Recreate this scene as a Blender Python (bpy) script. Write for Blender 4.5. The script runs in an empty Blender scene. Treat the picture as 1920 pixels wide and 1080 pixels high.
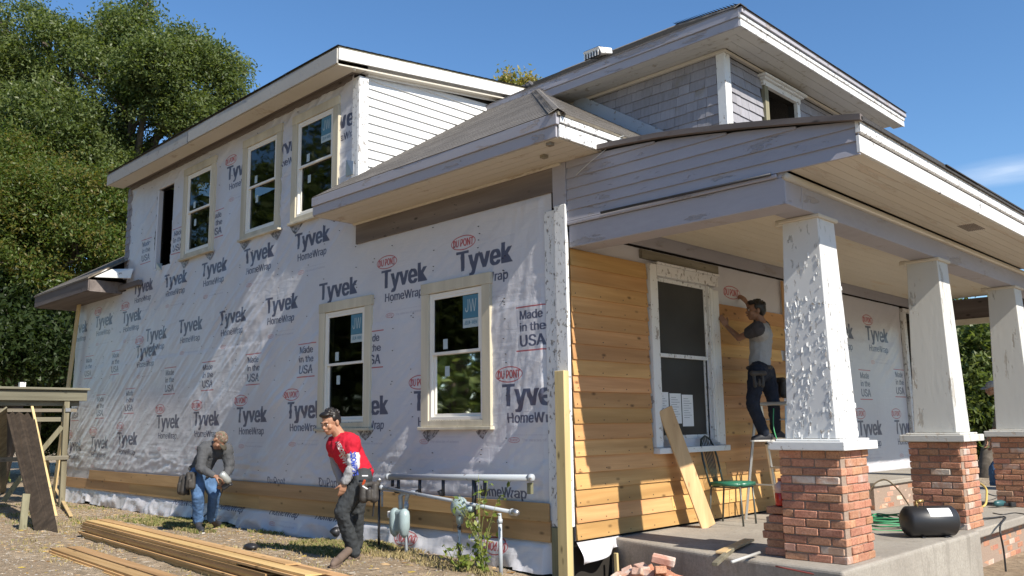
import bpy, bmesh, math, random
import numpy as np
from mathutils import Vector, Matrix
D = bpy.data
S = bpy.context.scene
COL = S.collection
random.seed(7)
rng = np.random.default_rng(11)
R_ = math.radians

# ------------------------------------------------------------------ camera
CAM = Vector((5.7471, -6.6561, 1.14))
pit, yaw, rol, FPX = R_(9.1189), R_(134.5963), R_(-0.7512), 1603.0
_cy, _sy, _cp, _sp = math.cos(yaw), math.sin(yaw), math.cos(pit), math.sin(pit)
_f = Vector((_cy*_cp, _sy*_cp, _sp)); _r = Vector((_sy, -_cy, 0)); _u = _r.cross(_f)
_cr, _sr = math.cos(rol), math.sin(rol)
RIGHT = _cr*_r + _sr*_u; UP = -_sr*_r + _cr*_u; FWD = _f
cam = D.cameras.new('camera'); camo = D.objects.new('camera', cam); COL.objects.link(camo)
cam.sensor_width = 36; cam.lens = 36*FPX/1920; cam.clip_start = 0.05; cam.clip_end = 2000
camo.matrix_world = Matrix((
    (RIGHT.x, UP.x, -FWD.x, CAM.x), (RIGHT.y, UP.y, -FWD.y, CAM.y), (RIGHT.z, UP.z, -FWD.z, CAM.z), (0, 0, 0, 1)))
S.camera = camo

# measured places: a point seen in the photograph, met with a known plane of the building
def ray(x, y): return RIGHT*(x-960) + UP*(540-y) + FWD*FPX
def onx(x, y, v=0.0): r = ray(x, y); return CAM + r*((v-CAM.x)/r.x)
def ony(x, y, v=0.0): r = ray(x, y); return CAM + r*((v-CAM.y)/r.y)
def onz(x, y, v=0.0): r = ray(x, y); return CAM + r*((v-CAM.z)/r.z)
def atd(x, y, d): r = ray(x, y); return CAM + r*(d/FPX)
def depth(p): return (Vector(p)-CAM).dot(FWD)

# ------------------------------------------------------------------ sky and sun
SUN = Vector((1.0, -0.092, 0.885)).normalized()
elev = math.asin(SUN.z); azi = math.atan2(SUN.x, SUN.y)
W = D.worlds.new('World'); S.world = W; W.use_nodes = True
nt = W.node_tree; nt.nodes.clear()
out = nt.nodes.new('ShaderNodeOutputWorld'); bg = nt.nodes.new('ShaderNodeBackground')
sky = nt.nodes.new('ShaderNodeTexSky'); sky.sky_type = 'NISHITA'; sky.sun_disc = False
sky.sun_elevation = elev; sky.sun_rotation = azi; sky.air_density = 1.0; sky.dust_density = 0.0; sky.ozone_density = 4.0
tc = nt.nodes.new('ShaderNodeTexCoord')
# one thin wisp of cloud low in the sky on the right
mp = nt.nodes.new('ShaderNodeMapping'); mp.inputs['Scale'].default_value = (3.0, 3.0, 26.0)
nz = nt.nodes.new('ShaderNodeTexNoise'); nz.inputs['Scale'].default_value = 1.6; nz.inputs['Detail'].default_value = 6; nz.inputs['Roughness'].default_value = 0.55
cr = nt.nodes.new('ShaderNodeValToRGB'); cr.color_ramp.elements[0].position = 0.42; cr.color_ramp.elements[1].position = 0.75
cdir = ray(1905, 318).normalized()
sub = nt.nodes.new('ShaderNodeVectorMath'); sub.operation = 'SUBTRACT'; sub.inputs[1].default_value = cdir
mp2 = nt.nodes.new('ShaderNodeMapping'); mp2.inputs['Scale'].default_value = (11, 11, 62)
ln = nt.nodes.new('ShaderNodeVectorMath'); ln.operation = 'LENGTH'
inv = nt.nodes.new('ShaderNodeMapRange'); inv.inputs[1].default_value = 0.0; inv.inputs[2].default_value = 1.0; inv.inputs[3].default_value = 1.0; inv.inputs[4].default_value = 0.0
mul = nt.nodes.new('ShaderNodeMath'); mul.operation = 'MULTIPLY'
mul2 = nt.nodes.new('ShaderNodeMath'); mul2.operation = 'MULTIPLY'; mul2.inputs[1].default_value = 0.55
mix = nt.nodes.new('ShaderNodeMixRGB'); mix.inputs[2].default_value = (7.5, 7.9, 8.4, 1)
L = nt.links.new
L(tc.outputs['Generated'], mp.inputs[0]); L(mp.outputs[0], nz.inputs[0]); L(nz.outputs[0], cr.inputs[0])
L(tc.outputs['Generated'], sub.inputs[0]); L(sub.outputs[0], mp2.inputs[0]); L(mp2.outputs[0], ln.inputs[0]); L(ln.outputs['Value'], inv.inputs[0])
L(cr.outputs[0], mul.inputs[0]); L(inv.outputs[0], mul.inputs[1]); L(mul.outputs[0], mul2.inputs[0]); L(mul2.outputs[0], mix.inputs[0])
hs = nt.nodes.new('ShaderNodeHueSaturation'); hs.inputs['Saturation'].default_value = 1.13; hs.inputs['Value'].default_value = 1.08; L(sky.outputs[0], hs.inputs['Color']); L(hs.outputs[0], mix.inputs[1]); L(mix.outputs[0], bg.inputs[0]); L(bg.outputs[0], out.inputs[0])
bg.inputs['Strength'].default_value = 0.105
sl = D.lights.new('sun', 'SUN'); sl.energy = 5.0; sl.angle = R_(0.53); sl.color = (1.0, 0.93, 0.82)
so = D.objects.new('sun', sl); COL.objects.link(so)
so.rotation_euler = SUN.to_track_quat('Z', 'Y').to_euler(); so.location = (20, -5, 20)
S.view_settings.view_transform = 'Standard'; S.view_settings.look = 'None'; S.view_settings.gamma = 1
S.view_settings.exposure = 0.62; S.view_settings.use_curve_mapping = False
S.render.engine = 'CYCLES'; S.cycles.max_bounces = 8; S.cycles.transparent_max_bounces = 12

# ------------------------------------------------------------------ mesh builder
class MB:
    def __init__(s): s.v = []; s.f = []; s.m = []; s.cm = 0
    def add(s, vs, fs):
        o = len(s.v); s.v += [tuple(v) for v in vs]
        for f in fs: s.f.append(tuple(o+i for i in f)); s.m.append(s.cm)
        return s
    def box(s, x0, x1, y0, y1, z0, z1):
        if x0 > x1: x0, x1 = x1, x0
        if y0 > y1: y0, y1 = y1, y0
        if z0 > z1: z0, z1 = z1, z0
        return s.add([(x0,y0,z0),(x1,y0,z0),(x1,y1,z0),(x0,y1,z0),(x0,y0,z1),(x1,y0,z1),(x1,y1,z1),(x0,y1,z1)],
            [(0,3,2,1),(4,5,6,7),(0,1,5,4),(1,2,6,5),(2,3,7,6),(3,0,4,7)])
    def bar(s, p, q, w, h, up=(0,0,1), w2=None, h2=None):
        p = Vector(p); q = Vector(q); d = (q-p).normalized(); up = Vector(up)
        sx = d.cross(up)
        if sx.length < 1e-5: sx = d.cross(Vector((1,0,0)))
        sx.normalize(); uz = sx.cross(d).normalized()
        vs = []
        for c, a, b in ((p, w, h), (q, w if w2 is None else w2, h if h2 is None else h2)):
            for i, j in ((-1,-1),(1,-1),(1,1),(-1,1)): vs.append(c + sx*(i*a/2) + uz*(j*b/2))
        return s.add(vs, [(0,1,2,3),(7,6,5,4),(0,4,5,1),(1,5,6,2),(2,6,7,3),(3,7,4,0)])
    def tube(s, pts, r, n=10, cap=True):
        pts = [Vector(p) for p in pts]; k = len(pts)
        rs = r if isinstance(r, (list, tuple)) else [r]*k
        o = len(s.v); pu = None
        for i, p in enumerate(pts):
            a = pts[max(i-1, 0)]; b = pts[min(i+1, k-1)]; d = (b-a)
            d = d.normalized() if d.length > 1e-9 else Vector((0,0,1))
            if pu is None:
                pu = Vector((0,0,1)) if abs(d.z) < 0.9 else Vector((1,0,0))
            sx = d.cross(pu)
            if sx.length < 1e-5: sx = d.cross(Vector((0,1,0)))
            sx.normalize(); pu = sx.cross(d).normalized()
            for j in range(n):
                t = 2*math.pi*j/n; s.v.append(tuple(p + sx*(math.cos(t)*rs[i]) + pu*(math.sin(t)*rs[i])))
        for i in range(k-1):
            for j in range(n):
                a = o+i*n+j; b = o+i*n+(j+1) % n; s.f.append((a, b, b+n, a+n)); s.m.append(s.cm)
        if cap:
            s.f.append(tuple(o+j for j in range(n))[::-1]); s.m.append(s.cm)
            s.f.append(tuple(o+(k-1)*n+j for j in range(n))); s.m.append(s.cm)
        return s
    def prism(s, poly, ex):
        ex = Vector(ex); n = len(poly); a = [Vector(p) for p in poly]
        return s.add(a+[p+ex for p in a], [tuple(range(n))[::-1], tuple(range(n, 2*n))] + [(i, (i+1) % n, n+(i+1) % n, n+i) for i in range(n)])
    def ell(s, c, r, rot=None, nu=14, nv=9):
        c = Vector(c); vs = [Vector((0,0,-1))]
        for i in range(1, nv):
            ph = -math.pi/2 + math.pi*i/nv
            for j in range(nu):
                t = 2*math.pi*j/nu; vs.append(Vector((math.cos(ph)*math.cos(t), math.cos(ph)*math.sin(t), math.sin(ph))))
        vs.append(Vector((0,0,1))); fs = []
        for j in range(nu): fs.append((0, 1+(j+1) % nu, 1+j))
        for i in range(nv-2):
            for j in range(nu):
                a = 1+i*nu+j; b = 1+i*nu+(j+1) % nu; fs.append((a, b, b+nu, a+nu))
        t = len(vs)-1
        for j in range(nu): fs.append((1+(nv-2)*nu+j, 1+(nv-2)*nu+(j+1) % nu, t))
        r = Vector(r) if hasattr(r, '__len__') else Vector((r, r, r))
        vs = [Vector((v.x*r.x, v.y*r.y, v.z*r.z)) for v in vs]
        if rot is not None: vs = [rot @ v for v in vs]
        return s.add([c+v for v in vs], fs)
    def mesh(s, name, mats):
        me = D.meshes.new(name); me.from_pydata(s.v, [], s.f)
        for m in (mats if isinstance(mats, (list, tuple)) else [mats]): me.materials.append(m)
        if s.cm or any(s.m): me.polygons.foreach_set('material_index', s.m)
        bm = bmesh.new(); bm.from_mesh(me); bmesh.ops.recalc_face_normals(bm, faces=bm.faces); bm.to_mesh(me); bm.free()
        return me
    def build(s, name, mats, parent=None, smooth=False, bevel=0, seg=1):
        return place(name, s.mesh(name, mats), parent, smooth, bevel, seg)

def place(name, me, parent=None, smooth=False, bevel=0, seg=1):
    o = D.objects.new(name, me); COL.objects.link(o)
    if smooth: me.polygons.foreach_set('use_smooth', [True]*len(me.polygons))
    if bevel:
        b = o.modifiers.new('bevel', 'BEVEL'); b.width = bevel; b.segments = seg; b.limit_method = 'ANGLE'; b.angle_limit = R_(40)
    if parent is not None: adopt(o, parent)
    return o
def worldmat(o):
    m = o.matrix_basis.copy()
    if o.parent: m = worldmat(o.parent) @ o.matrix_parent_inverse @ m
    return m
def adopt(o, parent):
    o.parent = parent; o.matrix_parent_inverse = worldmat(parent).inverted()
def tag(o, label=None, cat=None, group=None, kind=None):
    if label: o['label'] = label
    if cat: o['category'] = cat
    if group: o['group'] = group
    if kind: o['kind'] = kind
    return o
def thing(name, loc, label, cat, group=None, rz=0):
    o = D.objects.new(name, None); COL.objects.link(o); o.location = loc; o.rotation_euler = (0, 0, rz); o.empty_display_size = 0.2
    return tag(o, label, cat, group)
def copy_tree(o, parent=None):
    c = o.copy(); COL.objects.link(c); c.parent = parent
    for ch in list(o.children): copy_tree(ch, c)
    return c

# ------------------------------------------------------------------ noise on arrays
def vnoise(u, v, seed=0):
    u = np.asarray(u, float); v = np.asarray(v, float)
    iu = np.floor(u).astype(np.int64); iv = np.floor(v).astype(np.int64); fu = u-iu; fv = v-iv
    fu = fu*fu*(3-2*fu); fv = fv*fv*(3-2*fv)
    def h(a, b):
        n = (a*374761393 + b*668265263 + seed*1274126177) & 0xffffffff
        n = ((n ^ (n >> 13))*1274126177) & 0xffffffff
        return ((n ^ (n >> 16)) & 0xffff)/65535.0
    return (h(iu, iv)*(1-fu)+h(iu+1, iv)*fu)*(1-fv) + (h(iu, iv+1)*(1-fu)+h(iu+1, iv+1)*fu)*fv
def fbm(u, v, oct=4, seed=0):
    a = 0; w = 0.5; t = 0
    for i in range(oct): a = a + w*vnoise(u*2**i, v*2**i, seed+i*17); t += w; w *= 0.5
    return a/t
def ridge(u, v, seed=0): return 1-np.abs(2*fbm(u, v, 3, seed)-1)

# ------------------------------------------------------------------ material helpers
class M:
    def __init__(s, name, rough=0.6, spec=0.5, metal=0.0):
        s.mat = D.materials.new(name); s.mat.use_nodes = True; s.nt = s.mat.node_tree
        s.b = s.nt.nodes['Principled BSDF']; s.b.inputs['Roughness'].default_value = rough
        s.b.inputs['Specular IOR Level'].default_value = spec; s.b.inputs['Metallic'].default_value = metal
        s._c = None
    def n(s, t): return s.nt.nodes.new(t)
    def l(s, a, b): s.nt.links.new(a, b); return b
    def coord(s, rnd=True):
        if s._c: return s._c
        tc = s.n('ShaderNodeTexCoord'); o = tc.outputs['Object']
        if rnd:
            oi = s.n('ShaderNodeObjectInfo'); m = s.n('ShaderNodeMath'); m.operation = 'MULTIPLY'; m.inputs[1].default_value = 57.0
            s.l(oi.outputs['Random'], m.inputs[0]); a = s.n('ShaderNodeVectorMath'); a.operation = 'ADD'
            s.l(o, a.inputs[0]); s.l(m.outputs[0], a.inputs[1]); o = a.outputs[0]
        s._c = o; return o
    def noise(s, scale=1.0, st=(1,1,1), det=4, rough=0.55, dist=0, rnd=True):
        mp = s.n('ShaderNodeMapping'); mp.inputs['Scale'].default_value = st; s.l(s.coord(rnd), mp.inputs[0])
        n = s.n('ShaderNodeTexNoise'); n.inputs['Scale'].default_value = scale; n.inputs['Detail'].default_value = det
        n.inputs['Roughness'].default_value = rough; n.inputs['Distortion'].default_value = dist; s.l(mp.outputs[0], n.inputs[0]); return n.outputs[0]
    def voro(s, scale=1.0, st=(1,1,1), feat='F1'):
        mp = s.n('ShaderNodeMapping'); mp.inputs['Scale'].default_value = st; s.l(s.coord(), mp.inputs[0])
        n = s.n('ShaderNodeTexVoronoi'); n.feature = feat; n.inputs['Scale'].default_value = scale; s.l(mp.outputs[0], n.inputs[0]); return n
    def ramp(s, fac, stops):
        r = s.n('ShaderNodeValToRGB'); e = r.color_ramp.elements
        while len(e) < len(stops): e.new(0.5)
        for i, (p, c) in enumerate(stops): e[i].position = p; e[i].color = c if len(c) == 4 else (*c, 1)
        s.l(fac, r.inputs[0]); return r.outputs[0]
    def mask(s, fac, a, b): return s.ramp(fac, [(a, (0,0,0)), (b, (1,1,1))])
    def mix(s, fac, a, b, mode='MIX'):
        m = s.n('ShaderNodeMixRGB'); m.blend_type = mode
        for i, x in ((0, fac), (1, a), (2, b)):
            if isinstance(x, (int, float)): m.inputs[i].default_value = x
            elif isinstance(x, tuple): m.inputs[i].default_value = (*x, 1) if len(x) == 3 else x
            else: s.l(x, m.inputs[i])
        return m.outputs[0]
    def hue(s, colr, v=0.25, hv=0.0):
        oi = s.n('ShaderNodeObjectInfo'); mr = s.n('ShaderNodeMapRange'); mr.inputs[3].default_value = 1-v; mr.inputs[4].default_value = 1+v
        s.l(oi.outputs['Random'], mr.inputs[0]); h = s.n('ShaderNodeHueSaturation'); s.l(mr.outputs[0], h.inputs['Value'])
        if hv:
            m2 = s.n('ShaderNodeMath'); m2.operation = 'MULTIPLY'; m2.inputs[1].default_value = 7.31; m3 = s.n('ShaderNodeMath'); m3.operation = 'FRACT'
            s.l(oi.outputs['Random'], m2.inputs[0]); s.l(m2.outputs[0], m3.inputs[0]); r2 = s.n('ShaderNodeMapRange')
            r2.inputs[3].default_value = 0.5-hv; r2.inputs[4].default_value = 0.5+hv; s.l(m3.outputs[0], r2.inputs[0]); s.l(r2.outputs[0], h.inputs['Hue'])
        s.l(colr, h.inputs['Color']); return h.outputs[0]
    def color(s, c):
        if isinstance(c, tuple): s.b.inputs['Base Color'].default_value = (*c, 1)
        else: s.l(c, s.b.inputs['Base Color'])
        return s
    def rough(s, r): s.l(r, s.b.inputs['Roughness']); return s
    def bump(s, h, d=0.01, st=1.0):
        b = s.n('ShaderNodeBump'); b.inputs['Distance'].default_value = d; b.inputs['Strength'].default_value = st
        if s.b.inputs['Normal'].is_linked:
            pl = s.b.inputs['Normal'].links[0].from_socket; s.l(pl, b.inputs['Normal'])
        s.l(h, b.inputs['Height']); s.l(b.outputs[0], s.b.inputs['Normal']); return s

def paint(name, c, rough=0.55, peel=0.0, under=(0.2,0.17,0.14), dirt=0.25, st=(1,1,1), pscale=9, bump=0.002):
    m = M(name, rough, 0.35)
    a = m.noise(1.3, st, 5); col = m.mix(m.mask(a, 0.35, 0.75), tuple(x*(1-dirt) for x in c), c)
    g = m.noise(22, st, 4, 0.6); col = m.mix(m.mask(g, 0.3, 0.8), tuple(x*(1-dirt*0.6) for x in c), col)
    h = g
    if peel:
        p = m.noise(pscale, st, 6, 0.7); k = m.mask(p, 0.62-peel*0.3, 0.64-peel*0.3)
        col = m.mix(k, col, m.mix(g, under, tuple(x*1.6 for x in under)))
        h = m.mix(k, 1.0, 0.0) if False else m.mix(k, (1,1,1), (0,0,0))
        m.bump(h, bump*1.5)
    m.color(col); m.bump(g, bump*0.5); return m.mat

def wood(name, c1, c2, axis=1, rough=0.6, knots=True, var=0.12, hv=0.006, gscale=1.0, spec=0.3):
    """sawn board, grain along the axis"""
    m = M(name, rough, spec)
    st = [26*gscale]*3; st[axis] = 1.1*gscale
    w = m.noise(1.0, tuple(st), 5, 0.6, 0.6); st2 = [7*gscale]*3; st2[axis] = 0.5
    w2 = m.noise(1.0, tuple(st2), 3, 0.5, 0.3)
    col = m.mix(m.mask(w, 0.25, 0.75), c1, c2); col = m.mix(m.mask(w2, 0.3, 0.75), tuple(x*0.74 for x in c1), col)
    if knots:
        st3 = [7.5]*3; st3[axis] = 3.4
        v = m.voro(1.0, tuple(st3)); k = m.ramp(v.outputs['Distance'], [(0.05, (1,1,1)), (0.17, (0,0,0))])
        col = m.mix(k, col, tuple(x*0.33 for x in c1))
    col = m.hue(col, var, hv); m.color(col); m.bump(w, 0.0012); return m.mat
# ------------------------------------------------------------------ materials
CEDAR = wood('cedar_siding', (0.55,0.295,0.11), (0.72,0.435,0.185), 1, 0.6, True, 0.2, 0.011)
CEDARX = wood('cedar_siding_x', (0.47,0.29,0.13), (0.62,0.41,0.20), 0, 0.6, True, 0.12, 0.008)
CEDARV = wood('cedar_board_v', (0.60,0.38,0.18), (0.74,0.52,0.28), 2, 0.6, True, 0.1, 0.008)
RAWX = wood('raw_fir_x', (0.62,0.42,0.22), (0.75,0.56,0.33), 0, 0.65, False, 0.1)
RAWZ = wood('raw_fir_z', (0.60,0.45,0.22), (0.70,0.56,0.30), 2, 0.65, True, 0.08)
OLDX = wood('weathered_board_x', (0.19,0.165,0.12), (0.34,0.31,0.24), 0, 0.85, True, 0.25, 0.02)
OLDY = wood('weathered_board_y', (0.19,0.17,0.125), (0.35,0.33,0.26), 1, 0.85, True, 0.25, 0.02)
OLDZ = wood('weathered_board_z', (0.19,0.175,0.11), (0.34,0.33,0.22), 2, 0.85, True, 0.25, 0.02)
PLY = wood('old_plywood', (0.045,0.032,0.022), (0.10,0.072,0.05), 2, 0.9, False, 0.1)
CASING = wood('primed_casing', (0.60,0.54,0.41), (0.69,0.63,0.50), 2, 0.6, False, 0.04, 0.0, 0.6)
FRIEZE = wood('stained_frieze', (0.16,0.135,0.125), (0.25,0.215,0.20), 0, 0.8, True, 0.05)
SASH = paint('vinyl_sash', (0.78,0.75,0.68), 0.4, 0, dirt=0.05)
WHITE = paint('white_paint', (0.78,0.78,0.76), 0.5, 0.06, (0.30,0.27,0.24), 0.12)
WHITEP = paint('peeling_white_paint', (0.80,0.80,0.79), 0.5, 0.13, (0.25,0.23,0.21), 0.15, (1,1,.6), 26, 0.004)
WHITEC = paint('white_clapboard_paint', (0.80,0.80,0.79), 0.5, 0.0, (0.4,0.37,0.33), 0.1, (1,0.3,1), 12, 0.003)
SHADEG = paint('grey_paint_blue_shade', (0.41,0.40,0.445), 0.6, 0.035, (0.24,0.225,0.23), 0.3, (0.35,0.35,1.2), 5, 0.003)  # white-grey paint with its bluish shade mixed into the colour
FASC = paint('fascia_paint_blue_shade', (0.42,0.41,0.45), 0.6, 0.10, (0.27,0.24,0.23), 0.22, (0.3,0.3,1), 6, 0.003)  # shaded version of the white fascia paint, bluish shade put into the colour
CREAM = paint('cream_soffit_paint', (0.62,0.575,0.49), 0.65, 0.05, (0.35,0.3,0.24), 0.16, (0.25,0.25,1), 4, 0.002)
SOFF = paint('porch_soffit_paint', (0.60,0.555,0.475), 0.65, 0.10, (0.38,0.33,0.27), 0.22, (1,0.12,1), 6, 0.002)
CEIL = paint('porch_ceiling_paint', (0.70,0.64,0.52), 0.6, 0.05, (0.45,0.38,0.28), 0.2, (1,0.2,1), 3, 0.002)
GREYP = paint('grey_porch_column_paint', (0.60,0.60,0.57), 0.6, 0.08, (0.3,0.28,0.25), 0.15, (1.2,1.2,0.25), 7, 0.003)
DARKIN = M('dark_interior', 0.9, 0.1).color((0.03,0.027,0.024)).mat
METALD = M('dark_metal', 0.45, 0.5, 0.6).color((0.05,0.05,0.055)).mat
STEEL = M('galvanised_steel', 0.4, 0.5, 0.9).color((0.45,0.46,0.47)).mat
ALU = M('ladder_aluminium', 0.38, 0.5, 0.85).color((0.62,0.61,0.58)).mat
BLACKP = M('black_plastic', 0.4, 0.5).color((0.02,0.02,0.022)).mat

m = M('gas_pipe_grey_paint', 0.45, 0.5); a = m.noise(9, (1,1,1), 5)
m.color(m.mix(m.mask(a, 0.62, 0.68), (0.37,0.40,0.43), (0.18,0.15,0.13))); m.bump(a, 0.001); PIPE = m.mat
m = M('chipped_pipe', 0.55, 0.5); a = m.noise(16, (1,1,0.6), 5, 0.7)
m.color(m.mix(m.mask(a, 0.47, 0.50), (0.50,0.54,0.55), (0.06,0.045,0.04))); PIPEC = m.mat
m = M('meter_grey_green', 0.4, 0.5); a = m.noise(6, (1,1,1), 5)
m.color(m.mix(m.mask(a, 0.4, 0.8), (0.30,0.38,0.39), (0.22,0.27,0.27))); METER = m.mat

# asphalt shingles: courses are geometry, colour and granules here
def shing(name, c1, c2):
    m = M(name, 0.9, 0.2); a = m.noise(1.5, (1,1,1), 5, 0.6, rnd=False); b = m.noise(90, (1,1,1), 2, 0.6)
    v = m.voro(3.2, (1,1,1)); col = m.mix(m.mask(a, 0.3, 0.7), c1, c2)
    col = m.mix(0.35, col, m.mix(v.outputs['Color'], tuple(x*0.6 for x in c1), tuple(x*1.25 for x in c2)))
    col = m.mix(m.mask(b, 0.35, 0.7), tuple(x*0.7 for x in c1), col); m.color(col); m.bump(b, 0.002); return m.mat
ROOF = shing('asphalt_shingle', (0.17,0.155,0.14), (0.29,0.265,0.24))
ROOFD = shing('dark_asphalt_shingle', (0.055,0.052,0.052), (0.11,0.105,0.10))
# cedar wall shingles, grey paint worn off
m = M('painted_wood_shingle', 0.75, 0.25); a = m.noise(1.0, (30,30,2), 5, 0.6); b = m.noise(2.2, (1,1,1), 5, 0.65, rnd=False)
col = m.mix(m.mask(a, 0.3, 0.75), (0.24,0.235,0.255), (0.31,0.305,0.335)); col = m.mix(m.mask(b, 0.60, 0.78), col, m.mix(a, (0.12,0.10,0.08), (0.30,0.27,0.22)))
col = m.hue(col, 0.12); m.color(col); m.bump(a, 0.003); WSH = m.mat
# brick, mortar, concrete
m = M('red_brick', 0.85, 0.25); a = m.noise(7, (1,1,1), 5, 0.6); b = m.noise(60, (1,1,1), 4, 0.7); c = m.noise(3.5, (1,1,1), 5, 0.7, 0.4)
col = m.mix(m.mask(a, 0.3, 0.7), (0.45,0.205,0.125), (0.56,0.30,0.195)); col = m.mix(m.mask(c, 0.60, 0.78), col, (0.52,0.42,0.35))
col = m.mix(m.mask(b, 0.2, 0.6), tuple([0.22,0.09,0.05]), col); col = m.hue(col, 0.19, 0.01); m.color(col); m.bump(b, 0.004); BRICK = m.mat
m = M('pale_old_brick', 0.9, 0.2); a = m.noise(7, (1,1,1), 5, 0.6); b = m.noise(60, (1,1,1), 4, 0.7); c = m.noise(4.5, (1,1,1), 5, 0.7, 0.4)
col = m.mix(m.mask(a, 0.3, 0.7), (0.42,0.22,0.15), (0.55,0.36,0.27)); col = m.mix(m.mask(c, 0.45, 0.65), col, (0.60,0.52,0.45)); col = m.hue(col, 0.2, 0.01)
m.color(col); m.bump(b, 0.005); BRICKP = m.mat
m = M('lime_mortar', 0.95, 0.1); a = m.noise(40, (1,1,1), 4, 0.7); m.color(m.mix(a, (0.24,0.175,0.135), (0.38,0.29,0.23))); m.bump(a, 0.006); MORTAR = m.mat
m = M('porch_concrete', 0.85, 0.25); a = m.noise(1.1, (1,1,1), 6, 0.6, rnd=False); b = m.noise(45, (1,1,1), 5, 0.7); c = m.noise(1.0, (7,7,1.2), 5, 0.6)
col = m.mix(m.mask(a, 0.3, 0.7), (0.27,0.24,0.205), (0.40,0.37,0.32)); col = m.mix(m.mask(c, 0.55, 0.8), col, (0.19,0.17,0.145))
col = m.mix(m.mask(b, 0.2, 0.6), (0.22,0.20,0.17), col); m.color(col); m.bump(b, 0.004); m.bump(a, 0.02); CONC = m.mat
# window glass: dark, partly see-through, mirror-like at a slant
def glass(name, tint=0.25, refl=0.11):
    mt = D.materials.new(name); mt.use_nodes = True; t = mt.node_tree; t.nodes.clear()
    o = t.nodes.new('ShaderNodeOutputMaterial'); tr = t.nodes.new('ShaderNodeBsdfTransparent'); gl = t.nodes.new('ShaderNodeBsdfGlossy'); mx = t.nodes.new('ShaderNodeMixShader')
    tr.inputs[0].default_value = (tint, tint*1.02, tint, 1); gl.inputs[0].default_value = (0.9, 0.93, 0.93, 1); gl.inputs['Roughness'].default_value = 0.03
    fr = t.nodes.new('ShaderNodeFresnel'); fr.inputs[0].default_value = 1.36; mr = t.nodes.new('ShaderNodeMapRange'); mr.inputs[3].default_value = refl; mr.inputs[4].default_value = 1.0
    t.links.new(fr.outputs[0], mr.inputs[0]); t.links.new(mr.outputs[0], mx.inputs[0])
    n = t.nodes.new('ShaderNodeTexNoise'); n.inputs['Scale'].default_value = 1.4; bp = t.nodes.new('ShaderNodeBump'); bp.inputs['Distance'].default_value = 0.01; bp.inputs['Strength'].default_value = 0.25
    tcn = t.nodes.new('ShaderNodeTexCoord'); t.links.new(tcn.outputs['Object'], n.inputs[0]); t.links.new(n.outputs[0], bp.inputs['Height']); t.links.new(bp.outputs[0], gl.inputs['Normal'])
    t.links.new(tr.outputs[0], mx.inputs[1]); t.links.new(gl.outputs[0], mx.inputs[2]); t.links.new(mx.outputs[0], o.inputs[0]); return mt
GLASS = glass('window_glass', .2, .03)
m = M('screened_old_glass', .42, .35); a = m.noise(2.0, (1,1,1), 4); m.color(m.mix(a, (.030,.029,.027), (.065,.062,.056))); m.b.inputs['Alpha'].default_value = .9; GLASSO = m.mat

# ------------------------------------------------------------------ printed house wrap
import os
try: FONT = D.fonts.load(os.path.join(bpy.utils.system_resource('DATAFILES'), 'fonts', 'Inter.woff2'))   # ships with Blender
except Exception: FONT = None
def text_mesh(s, bold=0.0, xs=1.0, extrude=0.0, shear=0.0, align='CENTER'):
    cu = D.curves.new('t', 'FONT')
    if FONT: cu.font = FONT
    cu = cu; cu.body = s; cu.size = 1; cu.offset = bold; cu.resolution_u = 3; cu.extrude = extrude; cu.shear = shear
    o = D.objects.new('t', cu); COL.objects.link(o); bpy.context.view_layer.update()
    dg = bpy.context.evaluated_depsgraph_get(); me = D.meshes.new_from_object(o.evaluated_get(dg))
    D.objects.remove(o); D.curves.remove(cu)
    return me
def text_tris(s, bold=0.0, xs=1.0):
    me = text_mesh(s, bold); me.calc_loop_triangles()
    co = np.empty(len(me.vertices)*3); me.vertices.foreach_get('co', co); co = co.reshape(-1, 3)[:, :2]
    tr = np.empty(len(me.loop_triangles)*3, int); me.loop_triangles.foreach_get('vertices', tr); D.meshes.remove(me)
    t = co[tr.reshape(-1, 3)]; t = t-t.reshape(-1, 2).min(0); t[..., 0] *= xs
    return t
def fill(mask, tris):
    H_, W_ = mask.shape
    for t in tris:
        x0 = max(int(t[:, 0].min()), 0); x1 = min(int(t[:, 0].max())+2, W_); y0 = max(int(t[:, 1].min()), 0); y1 = min(int(t[:, 1].max())+2, H_)
        if x1 <= x0 or y1 <= y0: continue
        X, Y = np.meshgrid(np.arange(x0, x1)+0.5, np.arange(y0, y1)+0.5)
        (ax, ay), (bx, by), (cx, cy) = t
        d = (bx-ax)*(cy-ay)-(by-ay)*(cx-ax)
        if abs(d) < 1e-9: continue
        s = 1 if d > 0 else -1
        k = (((bx-ax)*(Y-ay)-(by-ay)*(X-ax))*s >= 0) & (((cx-bx)*(Y-by)-(cy-by)*(X-bx))*s >= 0) & (((ax-cx)*(Y-cy)-(ay-cy)*(X-cx))*s >= 0)
        mask[y0:y1, x0:x1] |= k
PPM = 230; SS = 3
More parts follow.
